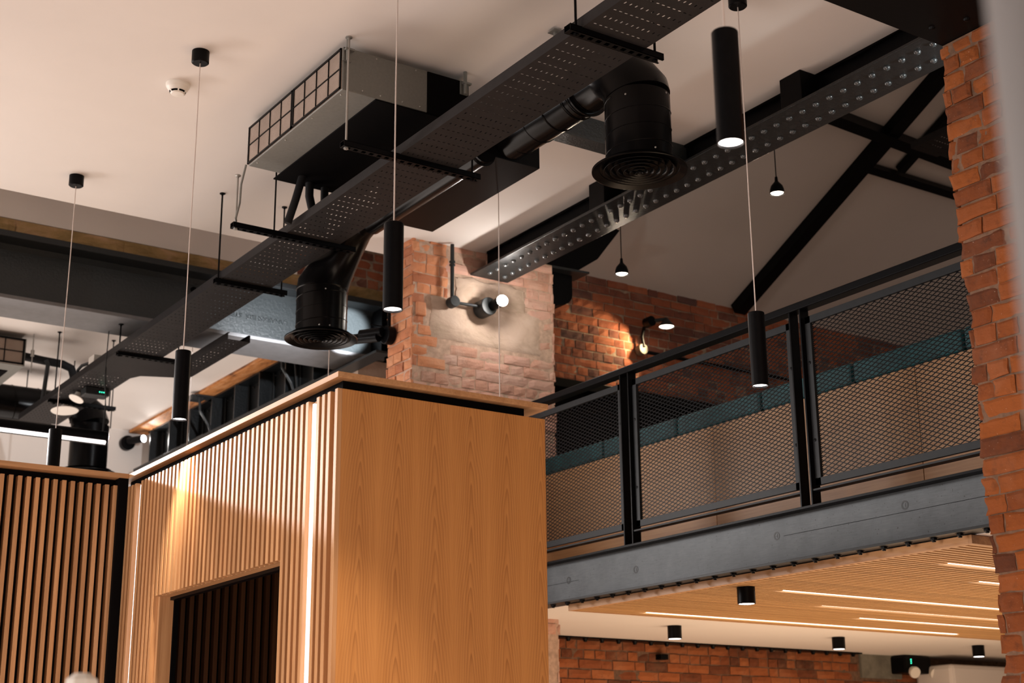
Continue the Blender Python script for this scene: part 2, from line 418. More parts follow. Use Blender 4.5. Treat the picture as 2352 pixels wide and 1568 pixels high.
# pad wall carrying the far end of the lettered beam
struct(MB().box(4.06, 4.60, 7.72, 8.10, FLOOR, 4.008).build('wall_pad', 'stone'))
# rear room walls
struct(MB().box(-3.6, 4.25, 11.5, 11.6, FLOOR, 4.42).build('wall_rear', 'plaster'))
struct(MB().box(4.30, 4.36, 7.2, 11.6, FLOOR, 4.42).build('wall_rear_right', 'blackmatt'))

# pillar between hall and mezzanine
struct(MB().box(3.685, 4.592, 6.4055, 6.66, FLOOR, 4.318).box(4.32, 4.585, 6.66, 7.72, FLOOR, 4.318).build('wall_pillar_core', 'mortar_pink'))
fr = lambda u, d, z: Vector((u, 6.40 - d, z))
ho = [(3.79, 4.50, 3.765, 4.0), (3.95, 4.40, 3.95, 4.14), (3.69, 3.79, 3.865, 3.95), (3.66, 3.90, 3.60, 4.4)]
struct(bricks(3.675, 4.60, 2.25, 4.31, fr, holes=ho, endjit=(.004, .010), depth=.014, seed=3, joint=.0050, rough=.0030).build('wall_pillar_front', 'brick_pillar'))
struct(bricks(3.675, 3.90, 3.595, 4.31, fr, holes=ho[:3] + [(3.83, 3.9, 3.0, 3.865)], endjit=(.004, .004), depth=.014, seed=5, joint=.0055).build('wall_pillar_corner', 'brick_corner'))
struct(bricks(6.402, 6.672, 2.6, 4.31, lambda u, d, z: Vector((3.675 - d, u, z)), endjit=(.004, .01), depth=.016, seed=9).build('wall_pillar_side', 'brick_corner'))
struct(bricks(6.402, 7.15, 1.6, 4.2, lambda u, d, z: Vector((4.60 + d, u, z)), endjit=(.004, 0), depth=.016, seed=10).build('wall_pillar_right', 'brick_pillar'))
def slab(x0, x1, z0, z1, y, name, mat, seed, th=.02):
    m = MB(); nx, nz = 22, 12
    for kz in range(nz + 1):
        for kx in range(nx + 1):
            uu = x0 + (x1 - x0) * kx / nx; zz = z0 + (z1 - z0) * kz / nz; e = min(kx, nx - kx, kz, nz - kz)
            a = noise.noise(Vector((uu * 9, zz * 9, seed))); b = noise.noise(Vector((uu * 30, zz * 30, seed)))
            if e == 0: uu += b * .016; zz += a * .018
            m.v.append(Vector((uu, y - .006 * a - .004 * b + (.008 if e == 0 else 0), zz)))
    for kz in range(nz):
        for kx in range(nx): q = kz * (nx + 1) + kx; m.f.append((q, q + 1, q + nx + 2, q + nx + 1)); m.t.append(.5)
    m.box(x0 + .01, x1 - .01, y + .006, y + th, z0 + .008, z1 - .008)
    return struct(m.build(name, mat, smooth=True))
slab(3.79, 4.50, 3.765, 3.995, 6.397, 'trim_2', 'stone', 3)
slab(3.95, 4.40, 3.985, 4.135, 6.392, 'trim_3', 'stone', 8)
struct(MB().box(3.70, 3.76, 6.388, 6.41, 3.87, 3.945).build('trim_4', 'brick_corner', bevel=.008))

# mezzanine back wall (brick) and dark recess below it
fm = lambda u, d, z: Vector((u, 7.2 - d, z))
struct(bricks(4.60, 9.6, 3.915, 4.66, fm, seed=31, grid=(4, 2)).build('wall_mezzanine_brickwork', 'brick_mezz'))
struct(MB().box(4.60, 9.6, 7.209, 7.4, 3.93, 4.70).build('wall_mezzanine', 'mortar'))
struct(MB().box(4.60, 9.6, 7.15, 7.4, 3.86, 3.918).build('trim_5', 'black', bevel=.003))
struct(MB().box(4.60, 9.6, 7.25, 7.4, 2.56, 3.87).build('wall_mezzanine_lower', 'blackmatt'))
# lower brick wall under the mezzanine
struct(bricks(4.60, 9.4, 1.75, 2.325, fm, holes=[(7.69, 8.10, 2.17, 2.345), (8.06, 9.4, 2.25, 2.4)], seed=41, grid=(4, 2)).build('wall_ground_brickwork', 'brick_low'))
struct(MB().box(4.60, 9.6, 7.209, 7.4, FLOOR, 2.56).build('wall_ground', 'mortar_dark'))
struct(MB().box(7.695, 8.09, 7.185, 7.21, 2.172, 2.335).build('trim_6', 'concrete', bevel=.004))
# roof over the mezzanine
RS = .52
def roofz(y): return 4.655 + RS * (7.2 - y)
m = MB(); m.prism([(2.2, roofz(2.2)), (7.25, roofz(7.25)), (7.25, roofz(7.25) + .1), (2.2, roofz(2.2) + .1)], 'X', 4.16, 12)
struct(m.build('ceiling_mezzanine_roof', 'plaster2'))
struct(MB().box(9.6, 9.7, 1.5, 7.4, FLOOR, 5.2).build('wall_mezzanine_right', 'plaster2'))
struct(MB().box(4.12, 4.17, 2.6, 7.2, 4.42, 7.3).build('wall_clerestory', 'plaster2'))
# mezzanine floor slab and plaster soffit
struct(MB().box(4.27, 9.6, 2.3, 7.2, 2.42, 2.54).build('floor_mezzanine', 'oak_y'))
struct(MB().box(4.26, 9.6, 2.3, 7.2, 2.331, 2.42).build('ceiling_under_mezzanine', 'plaster'))

# brick pier, right foreground
def pier_edge(z): return .020 * noise.noise(Vector((z * 6.0, 3, 1))) + .007 * noise.noise(Vector((z * 33, 8, 1)))
def pier_core():
    m = MB(); m.box(3.681, 4.5, 1.2, 2.80, FLOOR, 3.85); n = 240; i = len(m.v)
    for k in range(n + 1):
        z = 1.5 + (3.85 - 1.5) * k / n; y = 2.862 + pier_edge(z) + .004 * noise.noise(Vector((z * 90, 1, 4)))
        for p in ((3.6765, 1.2), (3.6765 + .0015 * noise.noise(Vector((z * 60, 2, 2))), y), (3.76, y - .004), (4.5, 2.83)): m.v.append(Vector((*p, z)))
    for k in range(n):
        for j in range(3): q = i + k * 4 + j; m.f.append((q, q + 1, q + 5, q + 4)); m.t.append(.5)
    return m
def pierframe(u, d, z):
    k = max(0, (u - 2.80)) * 1.0
    return Vector((3.67 - d, u + pier_edge(z) * min(1, max(0, (u - 2.7) / .15)), z))
struct(bricks(1.2, 2.875, 1.5, 3.85, pierframe, seed=52, grid=(12, 6), rough=.0030, joint=.0058, endjit=(0, .009), depth=.05, pitch=.0590).build('wall_pier_brickwork', 'brick_pier'))
struct(pier_core().build('wall_pier', 'mortar_dark'))
struct(bricks(3.70, 4.5, 1.5, 3.85, lambda u, d, z: Vector((u, 2.845 + d, z)), seed=53, grid=(5, 3), depth=.03).build('wall_pier_return', 'brick_pier'))
# ceiling of the hall in front of the near beam
struct(MB().box(-3.5, 4.14, -3, .6, 4.30, 4.42).build('ceiling_front', 'plaster'))

# ------------------------------------------------------------------ steel beams
# lettered steel beam over the opening
t = thing('steel_beam', (1.0, 7.85, 4.014), 'wide black steel I-beam with raised lettering carrying the stone course over the opening', 'beam')
MB().box(-3.4, 4.235, 7.700, 8.055, 4.014, 4.036).build('bottom_flange', 'flangegrey', t, bevel=.004)
MB().box(-3.4, 4.235, 7.700, 8.055, 4.362, 4.398).build('top_flange', 'greyblack', t, bevel=.004)
m = MB().box(-3.4, 4.235, 7.850, 7.885, 4.036, 4.362)
m.prism([(7.85, 4.036), (7.82, 4.036), (7.85, 4.062)], 'X', -3.4, 4.235).prism([(7.85, 4.362), (7.82, 4.362), (7.85, 4.336)], 'X', -3.4, 4.235)
m.build('web', 'iron', t)
MB().box(4.215, 4.255, 7.71, 7.95, 4.036, 4.362).build('stiffener', 'black', t, bevel=.003)
MB().cyl((3.029, 7.847, 4.301), (3.029, 7.8505, 4.301), .020, 20).build('bolt_hole', 'blackmatt', t)
# raised letters, rolled upside down in the web
def text_mesh(name, s, size, depth, M, mat, parent, sp=1.0):
    c = bpy.data.curves.new(name, 'FONT'); c.body = s; c.size = size; c.extrude = depth; c.space_character = sp; c.align_x = 'LEFT'; c.align_y = 'CENTER'
    o = bpy.data.objects.new(name, c); COL.objects.link(o); dg = bpy.context.evaluated_depsgraph_get(); dg.update()
    me = bpy.data.meshes.new_from_object(o.evaluated_get(dg)); bpy.data.objects.remove(o); bpy.data.curves.remove(c)
    loc0 = WL[parent]; me.transform(Matrix.Translation(-loc0) @ M); me.materials.clear(); me.materials.append(MT[mat])
    q = bpy.data.objects.new(name, me); COL.objects.link(q); q.parent = parent; WL[q] = loc0; return q
# text plane faces -Y; upside down: reading direction -X, up -Z
M = Matrix(((-1, 0, 0, 3.640), (0, 0, -1, 7.8485), (0, -1, 0, 4.198), (0, 0, 0, 1)))
lt = text_mesh('raised_lettering', 'LANARKSHIRE  STEEL', .042, .006, M, 'iron', t, 1.03)
WLtext = lt

# riveted beam
t = thing('riveted_steel_beam', (4.155, 4.6, 4.15), 'long black beam with double row of rivets underneath, from brick pillar to near pier', 'beam')
MB().box(4.033, 4.277, 2.86, 6.39, 4.150, 4.163).build('flange_plate', 'girder', t, bevel=.002)
MB().box(4.145, 4.165, 2.86, 6.39, 4.163, 4.44).prism([(4.165 - .05, 4.163), (4.145, 4.163), (4.145, 4.21)], 'Y', 2.86, 6.39).build('web', 'black', t)
m = MB(); rr = random.Random(2); y = 2.87                      # ragged top edge where the plaster meets the steel
pts = []
while y < 6.38:
    pts.append((y, 4.30 - .004 - rr.random() * .010)); y += .05
m.prism([(2.87, 4.44)] + pts + [(6.38, 4.44)], 'X', 4.128, 4.1445); m.build('packing_strip', 'blackmatt', t)
for ys in (3.925, 5.255):
    m = MB().box(4.04, 4.145, ys - .06, ys + .06, 4.1635, 4.299); m.build('stiffener', 'black', t, bevel=.002)
rv = None; y = 2.93; k = 0
rivet_prof = [(0.0001, -.0125), (.006, -.0118), (.0112, -.0085), (.0142, -.003), (.0145, .0005)]
while y < 6.36:
    for xx, off in ((4.10, 0), (4.205, .012)):
        if rv is None:
            m = MB(); m.lathe(rivet_prof, (xx, y + off, 4.150), n=14); rv = m.build('rivet', 'rivetpaint', t, smooth=True); b0 = (xx, y + off)
        else:
            c = rv.copy(); COL.objects.link(c); c.parent = t; c.location = Vector((xx - b0[0], y + off - b0[1], 0)); WL[c] = WL[t]
    y += .0765; k += 1

# cross beam meeting the riveted beam
t = thing('steel_cross_beam', (3.4, 4.69, 4.17), 'short rough black beam tight to the ceiling behind the large round duct', 'beam')
MB().box(3.22, 4.14, 4.66, 4.755, 4.170, 4.182).box(3.22, 4.14, 4.70, 4.715, 4.182, 4.30).build('web', 'iron', t, bevel=.002)

# near beam resting on the pier
t = thing('near_steel_beam', (1.2, 2.7, 3.852), 'broad black beam overhead resting on the brick pier at top right', 'beam')
MB().box(-3.4, 4.4, 2.43, 2.868, 3.852, 3.872).build('flange', 'black', t, bevel=.003)
MB().box(-3.4, 4.4, 2.60, 2.70, 3.872, 4.30).build('web', 'black', t)
studs('bolt_head', 'black', t, [([(0.0001, -.008), (.008, -.006), (.011, 0)], (xx, yy, 3.852), (0, 0, 1)) for (xx, yy) in ((3.55, 2.80), (3.75, 2.79), (3.78, 2.72), (3.6, 2.7))])

# mezzanine edge beam
t = thing('mezzanine_edge_beam', (4.2, 4.6, 2.333), 'grey unpainted steel beam with chalk-ringed marks along the mezzanine edge', 'beam')
MB().box(4.165, 4.265, 2.86, 6.40, 2.530, 2.540).build('top_flange', 'black', t, bevel=.001)
MB().box(4.165, 4.265, 2.86, 6.40, 2.333, 2.343).build('bottom_flange', 'greyblack', t, bevel=.001)
MB().box(4.212, 4.222, 2.86, 6.40, 2.343, 2.530).build('web', 'rawsteel', t)
m = MB()
for (yy, zz) in ((5.78, 2.44), (5.26, 2.43), (4.34, 2.455), (3.66, 2.475)):     # rings left by removed bolts
    m.lathe([(.0175, 0), (.0175, .0006), (.011, .0006), (.011, 0)], (4.2118, yy, zz), axis=(-1, 0, 0), n=20)
    m.box(4.2112, 4.2119, yy - .004, yy - .001, zz - .007, zz + .007)
m.build('stamped_rings', 'greyblack', t)
m = MB(); m.box(4.2113, 4.2119, 3.0, 4.30, 2.449, 2.4505).box(4.2113, 4.2119, 5.7, 6.2, 2.432, 2.4335); m.build('scribed_line', 'blackmatt', t)
bo = None; y = 3.05
while y < 6.1:
    if bo is None:
        m = MB(); m.lathe([(.0001, -.016), (.007, -.016), (.007, -.012), (.012, -.010), (.0125, -.002), (.017, -.001), (.017, .001)], (4.19, y, 2.333), n=10)
        bo = m.build('bolt', 'black', t); yb = y
    else:
        c = bo.copy(); COL.objects.link(c); c.parent = t; c.location = (0, y - yb, 0)
    y += .118

# ------------------------------------------------------------------ mezzanine balustrade
t = thing('mezzanine_balustrade', (4.20, 4.6, 2.54), 'black steel balustrade with expanded mesh panels on the mezzanine edge', 'railing')
o = MB().box(4.172, 4.228, 2.90, 6.39, 3.350, 3.382).build('handrail', 'black', t, bevel=.004)
posts = (2.99, 4.125, 5.262, 6.37)
for p in posts:
    MB().box(4.176, 4.224, p - .034, p - .026, 2.541, 3.350).box(4.176, 4.224, p + .026, p + .034, 2.541, 3.350).build('post', 'black', t, bevel=.001)
def mesh_panel(ya, yb, za, zb, x):
    """expanded metal diamonds clipped to the rectangle"""
    m = MB(); P, Q = .0405, .0178; sl = Q / P
    for sg, xo in ((1, 0), (-1, .0015)):
        c = -((yb - ya) * sl) - .05; n = 0
        c0 = za - (yb - ya) * sl if sg > 0 else za
        c1 = zb if sg > 0 else zb + (yb - ya) * sl
        c = c0
        while c < c1:
            # z = c + sg*sl*(y-ya)
            y0, y1 = ya, yb
            z0 = c + sg * sl * (y0 - ya); z1 = c + sg * sl * (y1 - ya)
            def cl(zl): return ya + (zl - c) / (sg * sl)
            lo, hi = min(z0, z1), max(z0, z1)
            if lo < za:
                if sg > 0: y0 = cl(za)
                else: y1 = cl(za)
            if hi > zb:
                if sg > 0: y1 = cl(zb)
                else: y0 = cl(zb)
            if y1 - y0 > .004:
                m.bar((x + xo, y0, c + sg * sl * (y0 - ya)), (x + xo, y1, c + sg * sl * (y1 - ya)), .0018, .0034, up=(0, 0, 1))
            c += Q
    return m
for a, b in zip(posts[:-1], posts[1:]):
    ya, yb = a + .040, b - .040; za, zb = 2.617, 3.315; w = .030
    f = MB().box(4.193, 4.207, ya, yb, za, za + w).box(4.193, 4.207, ya, yb, zb - w, zb).box(4.193, 4.207, ya, ya + w, za, zb).box(4.193, 4.207, yb - w, yb, za, zb)
    fo = f.build('panel_frame', 'framegrey', t, bevel=.001)
    WL[fo] = WL[t]
    mp = mesh_panel(ya + w, yb - w, za + w, zb - w, 4.204)
    mp.build('mesh_infill', 'black', fo)
    studs('frame_screw', 'black', fo, [([(.0001, -.003), (.006, -.002), (.007, 0)], (4.193, yy, zz), (1, 0, 0)) for yy, zz in ((ya + .013, 2.80), (yb - .013, 2.80), (ya + .013, 3.12), (yb - .013, 3.12))])
    MB().box(4.180, 4.220, ya - .012, yb + .012, 2.596, 2.604).build('lower_rail', 'framegrey', t, bevel=.001)

# banquette bench behind the balustrade
t = thing('banquette_bench', (4.52, 4.7, 2.54), 'banquette bench with pale wood back and teal upholstered top, behind the balustrade', 'bench')
for a, b, tt in ((2.9, 3.80, .3), (3.803, 5.015, .25), (5.018, 6.38, .75)): 
    m = MB(); m.box(4.500, 4.520, a, b, 2.541, 3.088, t=tt); m.build('wood_panel', 'bench', t, bevel=.001)
for a, b in ((2.92, 3.545), (3.555, 4.125), (4.135, 4.68), (4.69, 5.265), (5.275, 5.85), (5.86, 6.38)):
    m = MB(); m.box(4.496, 4.60, a, b, 3.090, 3.183); m.build('back_cushion', 'teal', t, bevel=.014)
MB().box(4.520, 4.95, 2.9, 6.38, 2.95, 3.02).build('seat', 'teal', t, bevel=.01)

# ------------------------------------------------------------------ timber meeting box with slatted front
BX0, BX1, BY0, BY1, BT = 1.968, 2.735, 3.870, 5.705, 2.655
t = thing('oak_meeting_pod', (2.35, 4.7, FLOOR), 'oak-clad box room with slatted side, plain veneer end and dark doorway', 'room pod')
MB().box(BX0 + .016, BX1, BY0, BY0 + .018, FLOOR, BT).build('veneer_end_panel', 'veneer', t, bevel=.001)
MB().box(BX0, BX0 + .016, BY0, BY0 + .018, FLOOR, BT, .5).build('corner_post', 'oak_z', t, bevel=.001)
capo = MB().box(BX0, BX1 + .014, BY0, BY1 + .10, 2.690, 2.708, .4).build('top_cap', 'oak_y', t, bevel=.001)
MB().box(BX0 + .035, BX1 - .06, BY0 + .035, BY1 + .06, 2.640, 2.690).build('shadow_gap', 'blackmatt', t)
m = MB(); pitch = .03735; w = .0195; LED = (4.045, 5.56); DOOR = (4.262, 5.317); LIN = 2.180
ys = []; y = 3.932 - w / 2 + .0
y = 3.925
slots = []
k = 0
sl_low = MB()
back = MB()
rt = random.Random(5)
y = 3.9185
LEDspan = []
while y + w < BY1 - .0:
    c = y + w / 2
    near = [L for L in LED if abs(c - L) < .019]
    if not near:
        over = DOOR[0] < c < DOOR[1]
        sl_low.box(BX0, BX0 + .021, y, y + w, LIN if over else FLOOR, BT, rt.random())
    y += pitch
sl_low.build('slats', 'oak_z', t, bevel=.0008)
# backing boards behind the slats, open at the doorway
MB().box(BX0 + .021, BX0 + .034, BY0 + .018, DOOR[0], FLOOR, BT, .3).box(BX0 + .021, BX0 + .034, DOOR[1], BY1, FLOOR, BT, .3).box(BX0 + .021, BX0 + .034, DOOR[0], DOOR[1], LIN, BT, .3).build('backing_board', 'oak_z', t)
for L in LED:
    MB().box(BX0 + .006, BX0 + .020, L - .006, L + .006, FLOOR, BT - .012).build('led_strip', 'led', t)
# door reveal
MB().box(BX0 + .034, BX0 + .075, DOOR[1], DOOR[1] + .016, FLOOR, LIN + .02, .6).build('door_jamb', 'oak_z', t, bevel=.001)
MB().box(BX0 + .034, BX0 + .06, DOOR[0] - .016, DOOR[0], FLOOR, LIN + .02, .6).build('door_jamb', 'oak_z', t)
MB().box(BX0 + .034, BX0 + .060, DOOR[0], DOOR[1], LIN, LIN + .015, .6).build('door_head', 'oak_y', t)
MB().box(BX0 + .060, BX0 + .085, DOOR[0], DOOR[1], LIN - .012, LIN + .02).box(BX0 + .075, BX0 + .095, DOOR[1] - .004, DOOR[1] + .016, FLOOR, LIN).build('metal_frame', 'black', t, bevel=.001)
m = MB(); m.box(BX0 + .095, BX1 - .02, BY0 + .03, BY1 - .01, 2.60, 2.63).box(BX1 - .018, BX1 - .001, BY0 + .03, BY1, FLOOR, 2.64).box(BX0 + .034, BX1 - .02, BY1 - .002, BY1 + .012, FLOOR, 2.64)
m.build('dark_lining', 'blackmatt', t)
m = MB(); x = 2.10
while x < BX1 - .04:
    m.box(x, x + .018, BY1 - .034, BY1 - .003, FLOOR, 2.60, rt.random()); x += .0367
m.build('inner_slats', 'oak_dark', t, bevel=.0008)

# left slatted screen wall
t = thing('oak_slat_screen', (.6, 5.75, FLOOR), 'dark-backed screen wall of upright oak slats with oak capping, left of the pod', 'screen wall')
MB().box(-1.6, 1.967, 5.690, 5.83, 2.688, 2.708, .3).build('top_cap', 'oak_x', t, bevel=.001)
MB().box(-1.6, 1.936, 5.745, 5.80, FLOOR, 2.688).box(1.930, 1.9675, 5.690, 5.80, FLOOR, 2.688).build('backing_board', 'blackmatt', t)
m = MB(); x = 1.914 - .0345 * 100
x = 1.9145
while x > -1.6:
    m.box(x, x + .0165, 5.710, 5.745, FLOOR, 2.660, rt.random()); x -= .0344
m.build('slats', 'oak_z', t, bevel=.0008)

# ------------------------------------------------------------------ slatted oak ceiling under the mezzanine
t = thing('oak_slat_ceiling_panel', (6.0, 4.6, 2.30), 'suspended slatted oak ceiling panel with light strips, under the mezzanine', 'ceiling panel')
CY0, CY1, CX0, CX1 = 3.405, 5.805, 4.232, 9.3
MB().box(CX0, CX0 + .022, CY0, CY1, 2.298, 2.330, .6).box(CX0, CX1, CY0 - .016, CY0, 2.298, 2.330, .2).box(CX0, CX1, CY1, CY1 + .012, 2.298, 2.330, .5).build('edge_frame', 'oak_y', t, bevel=.001)
strips = [(3.79, 4.57, 6.5), (4.09, 5.12, 7.0), (4.735, 4.60, 7.2), (5.058, 5.18, 7.2), (5.367, 5.75, 7.4), (5.715, 4.617, 6.92)]
m = MB(); y = CY0 + .004
while y < CY1 - .01:
    c = y + .012; hit = [s for s in strips if abs(s[0] - c) < .0188]
    if hit:
        s = hit[0]; m.box(CX0 + .022, s[1], y, y + .0235, 2.300, 2.322, rt.random()); m.box(s[2], CX1, y, y + .0235, 2.300, 2.322, rt.random())
    else: m.box(CX0 + .022, CX1, y, y + .0235, 2.300, 2.322, rt.random())
    y += .0375
m.build('slats', 'oak_ceil', t)
MB().box(CX0 + .022, CX1, CY0, CY1, 2.322, 2.330).build('backing_felt', 'blackmatt', t)
for yy, xa, xb in strips: MB().box(xa, xb, yy - .0085, yy + .0085, 2.303, 2.318).build('light_strip', 'ledc', t)

# surface downlights
def downlight(x, y, z, label):
    t = thing('surface_downlight', (x, y, z), label, 'downlight', 'black surface downlights')
    m = MB(); m.lathe([(.0001, 0), (.039, 0), (.039, -.070), (.036, -.072), (.034, -.070), (.034, -.060), (.0001, -.060)], (x, y, z), n=28); m.build('housing', 'black', t, smooth=True)
    m = MB(); m.lathe([(.0001, -.0712), (.0335, -.0708)], (x, y, z), n=28); m.build('lens', 'lens', t)
    spot('light_source', (x, y, z - .08), (x, y, 0), 7, 95, .6, (1, .84, .66), .03, t, WL[t]); return t
downlight(4.375, 4.715, 2.300, 'black cylinder downlight fixed to the oak slat ceiling')
downlight(5.348, 6.355, 2.3305, 'leftmost black downlight on the white ceiling strip')
downlight(6.656, 6.387, 2.3305, 'middle black downlight on the white ceiling strip')
downlight(7.887, 6.351, 2.3305, 'rightmost black downlight on the white ceiling beside brick pier')

# angle with bolts along the top of the lower brick wall
t = thing('bolted_wall_angle', (6.1, 7.15, 2.32), 'thin black bolted steel angle along the top of the lower brick wall', 'steel angle')
MB().box(4.61, 7.62, 7.10, 7.19, 2.322, 2.330).build('angle', 'black', t)
bo = None; x = 4.8
while x < 7.6:
    if bo is None:
        m = MB(); m.lathe([(.0001, -.020), (.010, -.020), (.014, -.008), (.018, 0)], (x, 7.12, 2.322), n=8); bo = m.build('bolt', 'black', t); xb = x
    else: c = bo.copy(); COL.objects.link(c); c.parent = t; c.location = (x - xb, 0, 0)
    x += .125

# emergency light, white cabinet, small dark box on lower wall
t = thing('emergency_light', (8.10, 7.1, 2.20), 'black twin-head emergency light with green indicator on the concrete lintel', 'emergency light')
MB().box(7.985, 8.255, 7.06, 7.20, 2.205, 2.322).build('housing', 'black', t, bevel=.012)
for xx in (8.04, 8.245):
    m = MB(); m.lathe([(.0001, 0), (.038, 0), (.040, -.014), (.030, -.045), (.0001, -.05)], (xx, 7.02, 2.205), axis=(-.25, -.85, -.35), n=24)
    o = m.build('lamp_head', 'white_plastic', t, smooth=True)
m = MB()
for zz in (2.295, 2.283, 2.270): m.box(8.045, 8.052, 7.057, 7.062, zz, zz + .006)
m.build('indicator', 'greenled', t)
t = thing('white_wall_cabinet', (8.6, 6.95, 1.9), 'glossy white wall-hung unit beside the brick pier', 'cabinet')
MB().box(8.225, 9.3, 6.86, 7.19, 1.85, 2.262).build('body', 'white_gloss', t, bevel=.03)
tag(MB().box(5.90, 5.96, 7.15, 7.21, 2.225, 2.258).build('junction_box', 'black', bevel=.003), 'small black box on the lower brick wall under the white ceiling', 'box')

# ------------------------------------------------------------------ cable tray
def tray(name, x0, x1, ya, yb, z, label, fl=.040):
    t = thing(name, ((x0 + x1) / 2, (ya + yb) / 2, z), label, 'cable tray')
    m = MB(); px, py = .0222, .0526; nx = int((x1 - x0 - .012) / px); xo = x0 + ((x1 - x0) - nx * px) / 2
    y = ya; k = 0
    def Q(a, b, c, d): m.quad((a, c, z), (b, c, z), (b, d, z), (a, d, z))
    while y < yb - 1e-4:
        ye = min(y + py, yb); cy = (y + ye) / 2
        Q(x0, xo, y, ye); Q(xo + nx * px, x1, y, ye)
        for i in range(nx):
            a = xo + i * px; b = a + px; cx = (a + b) / 2
            if k % 2: hx, hy = .0028, .0070
            else: hx, hy = .0062, .0028
            if ye - y < py * .9: Q(a, b, y, ye); continue
            # ring around the slot with clipped corners
            r_ = min(hx, hy) * .8
            hole = [(cx - hx, cy - hy + r_), (cx - hx + r_, cy - hy), (cx + hx - r_, cy - hy), (cx + hx, cy - hy + r_), (cx + hx, cy + hy - r_), (cx + hx - r_, cy + hy), (cx - hx + r_, cy + hy), (cx - hx, cy + hy - r_)]
            out = [(a, y), (a, y), (b, y), (b, y), (b, ye), (b, ye), (a, ye), (a, ye)]
            base = len(m.v); m.v += [Vector((*p, z)) for p in hole] + [Vector((a, y, z)), Vector((b, y, z)), Vector((b, ye, z)), Vector((a, ye, z))]
            A, B, C, D = base + 8, base + 9, base + 10, base + 11
            for f in ((A, B, base + 2, base + 1), (B, base + 3, base + 2), (B, C, base + 4, base + 3), (C, base + 5, base + 4), (C, D, base + 6, base + 5), (D, base + 7, base + 6), (D, A, base + 0, base + 7), (A, base + 1, base + 0)):
                m.f.append(f); m.t.append(.5)
        y = ye; k += 1
    o = m.build('perforated_base', 'traypaint', t, solid=.0012)
    MB().box(x0 - .0015, x0, ya, yb, z - .0006, z + fl).box(x0, x0 + .010, ya, yb, z + fl - .001, z + fl).build('side_flange', 'traypaint', t)
    MB().box(x1, x1 + .0015, ya, yb, z - .0006, z + fl).box(x1 - .010, x1, ya, yb, z + fl - .001, z + fl).build('side_flange', 'traypaint', t)
    return t
TZ = 3.8525
t = tray('cable_tray', 2.590, 2.852, 2.93, 9.75, TZ, 'long perforated grey-black cable tray running from near top right to the far left')
# plain tee plate where a branch leaves the tray
MB().prism([(2.592, 7.80), (3.03, 7.84), (3.155, 8.15), (3.03, 8.20), (2.884, 8.26), (2.852, 8.34), (2.592, 8.30)], 'Z', TZ - .0025, TZ - .0008).build('tee_plate', 'traypaint', t)
t = tray('branch_cable_tray', 3.03, 3.16, 7.30, 8.15, 3.86, 'narrow cable tray branching toward the lettered beam')

# strut bars and their drop rods
RODP = [(0.0001, 0), (.014, 0), (.014, -.004), (.006, -.006), (.006, -.010)]
def hanger(x0, x1, y, label, rods, z=3.834):
    t = thing('strut_hanger', ((x0 + x1) / 2, y, z), label, 'support bar', 'hanger bars under the cable tray')
    m = MB(); h, d = .020, .034
    m.box(x0, x1, y - d / 2, y + d / 2, z + h - .002, z + h - .0005)
    m.box(x0, x1, y - d / 2, y - d / 2 + .0018, z - .004, z + h); m.box(x0, x1, y + d / 2 - .0018, y + d / 2, z - .004, z + h)
    m.box(x0, x1, y - d / 2, y - .009, z - .004, z - .0022); m.box(x0, x1, y + .009, y + d / 2, z - .004, z - .0022)
    a = x0
    while a < x1 - .02:
        m.box(a, a + .016, y - .009, y + .009, z - .004, z - .0022); a += .034
    m.build('channel', 'black', t)
    for x, mat, r, ztop in rods:
        mm = MB(); mm.cyl((x, y, z - .012), (x, y, ztop), r, 10); mm.lathe(RODP, (x, y, ztop), n=12); mm.cyl((x, y, z - .010), (x, y, z - .003), .010, 6)
        mm.build('threaded_rod', mat, t, smooth=False)
    return t
hanger(2.540, 2.930, 3.435, 'black slotted bar nearest the camera, under the tray at top', [(2.575, 'black', .0045, 4.30), (2.905, 'black', .0045, 4.30)])
hanger(2.345, 2.962, 4.630, 'black slotted bar under the tray hung from the near end of the air unit', [(2.362, 'zinc', .0045, 4.30), (2.932, 'black', .004, 3.95)])
hanger(2.335, 2.935, 5.645, 'black slotted bar under the tray at the far end of the air unit', [(2.352, 'zinc', .0045, 4.08), (2.535, 'black', .0038, 4.30)])
hanger(2.562, 2.940, 6.375, 'black slotted bar just in front of the lettered beam', [(2.580, 'black', .0045, 4.30), (2.915, 'black', .004, 4.30)])
hanger(2.590, 2.980, 7.83, 'black slotted bar just beyond the lettered beam', [(2.602, 'black', .0045, 4.014), (2.95, 'black', .004, 4.014)])
hanger(2.590, 3.02, 9.09, 'farthest black slotted bar, beside the round white lamp', [(2.625, 'black', .0045, 4.30), (2.98, 'black', .004, 4.30)])

# ------------------------------------------------------------------ air handling units
def grid_filter(m, mf, y0, y1, z0, z1, x, nc, nr, fr=.008):
    m.box(x - .004, x, y0, y1, z0, z1)
    mf.box(x - .009, x - .0035, y0, y1, z0, z0 + fr).box(x - .009, x - .0035, y0, y1, z1 - fr, z1).box(x - .009, x - .0035, y0, y0 + fr, z0, z1).box(x - .009, x - .0035, y1 - fr, y1, z0, z1)
    for i in range(1, nc): yy = y0 + (y1 - y0) * i / nc; mf.box(x - .008, x - .0035, yy - .002, yy + .002, z0, z1)
    for i in range(1, nr): zz = z0 + (z1 - z0) * i / nr; mf.box(x - .008, x - .0035, y0, y1, zz - .002, zz + .002)
t = thing('air_handling_unit', (2.7, 5.09, 4.08), 'galvanised ducted air unit with gridded filters hung under the hall ceiling', 'air unit')
MB().box(2.352, 2.734, 4.655, 5.535, 4.084, 4.268).build('casing', 'galv', t, bevel=.003)
